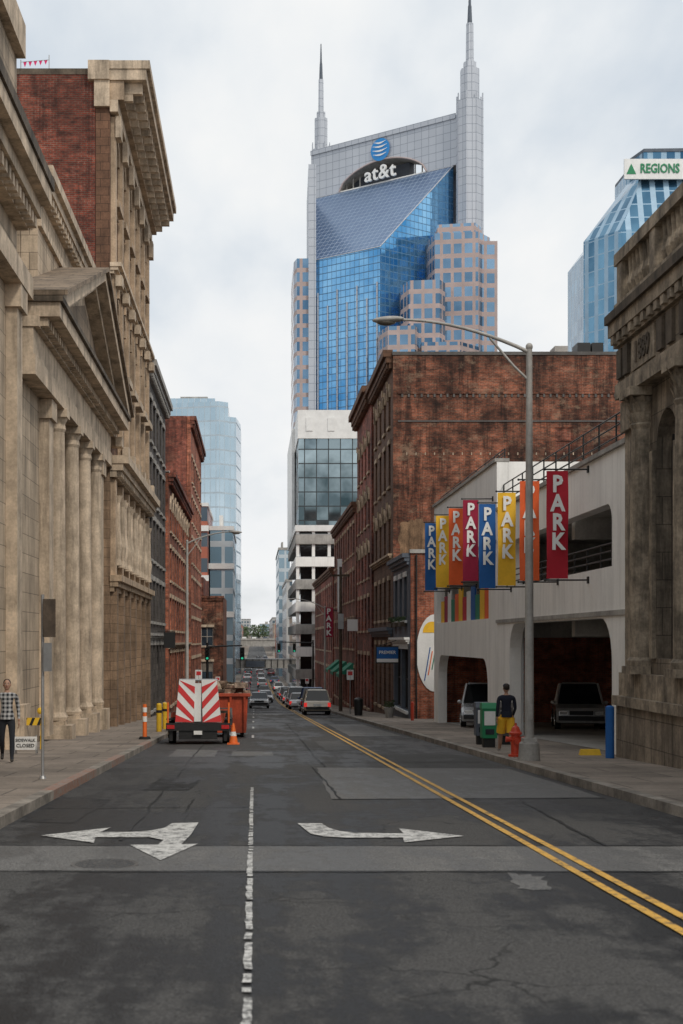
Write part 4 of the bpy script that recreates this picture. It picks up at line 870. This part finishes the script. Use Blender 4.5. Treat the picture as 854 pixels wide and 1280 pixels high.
for i in range(26):
    cx=-60+i*4.8+R()*3; cy=1180+R()*120; g=gz(cy)-1; h=10+R()*6
    b.tube((cx,cy,g),(cx,cy,g+h*.5),.5,.3,'wood',6)
    for k in range(4): a=R()*6.28; b.tube((cx,cy,g+h*.3),(cx+2.5*math.cos(a),cy+2.5*math.sin(a),g+h*.7),.25,.1,'wood',5)
    for k in range(260):
        a=R()*6.28; ph=R()*math.pi; rr=(R()**.4)*5.2; x=cx+rr*math.sin(ph)*math.cos(a); y=cy+rr*math.sin(ph)*math.sin(a); z=g+h*.5+rr*1.05*math.cos(ph)
        v=[Vector((R()-.5,R()-.5,R()-.5))*2.3 for _ in range(3)]; b.poly([(x+q.x,y+q.y,z+q.z) for q in v],'leaf')
b.done()
# ------------------------------------------------------------------ people
def person(name,x,y,heading,H,shirt,legs,shoe,hairm,shorts=False,cap=False,sleeve_long=True):
    J={'pel':(0,0,.96,.135,.10),'sp':(0,.0,1.1,.125,.09),'ch':(0,.01,1.3,.155,.105),'ut':(0,.01,1.42,.12,.085),'nk':(0,0,1.5,.055,.055),'hd':(0,-.015,1.57,.05,.05)}
    E=[('pel','sp'),('sp','ch'),('ch','ut'),('ut','nk'),('nk','hd')]
    L=[('l',1,[(.10,0,.88,.095),(.11,-.15,.50,.06),(.11,-.22,.28,.056),(.11,-.30,.1,.04),(.115,-.42,.05,.04)]),
       ('r',-1,[(.10,0,.88,.095),(.11,.03,.48,.06),(.11,.16,.32,.056),(.11,.32,.17,.04),(.115,.22,.04,.038)])]
    for s,sg,pts in L:
        pr='pel'
        for i,p in enumerate(pts): k='leg%s%d'%(s,i); J[k]=(sg*p[0],p[1],p[2],p[3],p[3]); E.append((pr,k)); pr=k
    A=[('l',1,[(.19,.01,1.42,.06),(.235,.06,1.15,.043),(.25,.05,.91,.03),(.25,.04,.86,.028)]),
       ('r',-1,[(.19,.01,1.42,.06),(.24,-.02,1.15,.043),(.23,-.2,.98,.03),(.23,-.235,.95,.028)])]
    for s,sg,pts in A:
        pr='ut'
        for i,p in enumerate(pts): k='arm%s%d'%(s,i); J[k]=(sg*p[0],p[1],p[2],p[3],p[3]); E.append((pr,k)); pr=k
    keys=list(J); me=bpy.data.meshes.new('sk'); me.from_pydata([J[k][:3] for k in keys],[(keys.index(a),keys.index(c)) for a,c in E],[])
    ob=bpy.data.objects.new('sk',me); bpy.context.scene.collection.objects.link(ob)
    md=ob.modifiers.new('s','SKIN'); md.use_smooth_shade=True
    if not me.skin_vertices: 
        bpy.context.view_layer.objects.active=ob; bpy.ops.mesh.customdata_skin_add()
    for i,k in enumerate(keys):
        me.skin_vertices[0].data[i].radius=(J[k][3],J[k][4]); me.skin_vertices[0].data[i].use_root=(k=='pel')
    sb=ob.modifiers.new('u','SUBSURF'); sb.levels=2; sb.render_levels=2
    dg=bpy.context.evaluated_depsgraph_get(); ev=bpy.data.meshes.new_from_object(ob.evaluated_get(dg))
    b=B(name); vs=[v.co.copy() for v in ev.vertices]
    grp={}
    for p in ev.polygons:
        c=p.center; arm=abs(c.x)>.195 and c.z>.8
        if c.z<.09 or (c.y>.15 and c.z<.16): m=shoe
        elif c.z<.98 and not arm: m=legs if (not shorts or c.z>.5) else 'skin'
        elif arm and c.z<(.93 if sleeve_long else 1.2) : m='skin'
        elif c.z>1.49: m='skin'
        else: m=shirt
        grp.setdefault(m,[]).append(list(p.vertices))
    for m,fs in grp.items(): b.add(vs,fs,m,True)
    bpy.data.objects.remove(ob)
    b.lathe(0,0,[(.92,.158),(.99,.152),(1.06,.14)],shirt,18)
    if shorts:
        b.tube((.10,0,.90),(.115,-.11,.52),.112,.118,legs,14); b.tube((-.10,0,.90),(-.115,.03,.52),.112,.118,legs,14)
    b.ell((0,-.01,1.655),.074,.092,.112,'skin',16,12); b.ell((0,-.02,1.6),.058,.07,.065,'skin',12,8)
    b.ell((0,-.105,1.645),.013,.02,.024,'skin',8,6)
    for sx in(-1,1): b.ell((sx*.076,.0,1.65),.012,.022,.032,'skin',8,6); b.ell((sx*.03,-.093,1.668),.012,.01,.007,'white',8,5); b.ell((sx*.03,-.101,1.668),.005,.004,.005,'black',6,4); b.box(sx*.03-.018,sx*.03+.018,-.101,-.09,1.69,1.697,'hair')
    b.box(-.022,.022,-.095,-.084,1.603,1.61,'dred')
    b.ell((0,.022,1.69),.082,.092,.092,hairm,16,10)
    if cap: b.ell((0,0,1.72),.086,.1,.065,'navy',16,8); b.ell((0,-.12,1.715),.07,.08,.01,'navy',12,5)
    for s,sg in (('l',1),('r',-1)):
        w=Vector(J['arm%s3'%s][:3]); e=Vector(J['arm%s2'%s][:3]); dr=(w-e).normalized()*.55+Vector((0,0,-.45)); dr.normalize()
        pc=w+dr*.045; til=dr.to_track_quat('Z','X').to_matrix(); b.ell(pc,.04,.019,.055,'skin',10,8,til)
        side=til@Vector((1,0,0)); nrm=til@Vector((0,1,0))
        for i,(o,ln) in enumerate(((-.028,.062),(-.01,.075),(.01,.07),(.027,.055))):
            p0=pc+dr*.035+side*o; p1=p0+dr*ln*.5+nrm*.005; p2=p1+dr*ln*.4+nrm*.018; b.path([p0,p1,p2],.0095,.007,'skin',6)
        p0=pc-dr*.02+side*.03; b.path([p0,p0+side*.028+dr*.03,p0+side*.03+dr*.06],.011,.008,'skin',6)
    k=H/1.77
    o=b.done(loc=(x,y,gz(y)+.145),rot=(0,0,math.radians(heading))); o.scale=(k,k,k); return o
person('pedestrian_in_plaid_shirt',-5.32,30.6,8,1.78,'plaid','denim','shoe','hair')
person('pedestrian_in_yellow_shorts',6.2,35.0,182,1.70,'navy','yshort','shoe_w','hair',shorts=True,cap=True,sleeve_long=True)
# ------------------------------------------------------------------ world, sun, camera
sd=Vector((.42,-.70,.78)).normalized(); el=math.asin(sd.z); az_=math.atan2(sd.x,sd.y)
w=bpy.data.worlds.new('World'); bpy.context.scene.world=w; w.use_nodes=True; nt=w.node_tree; bg=nt.nodes['Background']
sky=nt.nodes.new('ShaderNodeTexSky'); sky.sky_type='NISHITA'; sky.sun_disc=False; sky.sun_elevation=el; sky.sun_rotation=az_; sky.dust_density=2
g=nt.nodes.new('ShaderNodeTexCoord').outputs['Generated']; s=node(nt,'ShaderNodeSeparateXYZ',{0:g})
zz=mth(nt,'ADD',mth(nt,'MAXIMUM',s.outputs[2],0.),.22)
v=node(nt,'ShaderNodeCombineXYZ',{0:mth(nt,'DIVIDE',s.outputs[0],zz),1:mth(nt,'DIVIDE',s.outputs[1],zz)}).outputs[0]
n1=noise(nt,v,1.5,7,.52,(1.5,.7,1)); n2=noise(nt,v,.7,3,.5)
f=mth(nt,'ADD',mth(nt,'MULTIPLY',n1,.6),mth(nt,'MULTIPLY',n2,.4))
cl=mixc(nt,maprange(nt,f,.41,.56),(7.8,8.6,9.4),(10.4,10.5,10.5))
hz=maprange(nt,s.outputs[2],.0,.30,.8,0.0)
cl=mixc(nt,hz,cl,(10.4,10.45,10.5))
fac=maprange(nt,f,.38,.50,.82,1.0)
nt.links.new(mixc(nt,fac,sky.outputs[0],cl),bg.inputs['Color']); bg.inputs['Strength'].default_value=.088
ld=bpy.data.lights.new('sun','SUN'); ld.energy=1.5; ld.angle=math.radians(10); ld.color=(1,.92,.81); lo=bpy.data.objects.new('sun',ld); bpy.context.scene.collection.objects.link(lo); lo.rotation_euler=(-sd).to_track_quat('-Z','Y').to_euler(); lo.location=(0,0,60)
cd=bpy.data.cameras.new('camera'); co=bpy.data.objects.new('camera',cd); bpy.context.scene.collection.objects.link(co)
co.location=(0,0,1.7); co.rotation_euler=(math.radians(90),0,0); cd.lens=50; cd.sensor_width=36; cd.sensor_fit='AUTO'; cd.shift_x=109/1280; cd.shift_y=160/1280; cd.clip_start=.1; cd.clip_end=9000
cd.dof.use_dof=True; cd.dof.focus_distance=45; cd.dof.aperture_fstop=3.2
sc=bpy.context.scene; sc.camera=co; sc.view_settings.view_transform='Standard'; sc.view_settings.look='None'; sc.view_settings.exposure=0
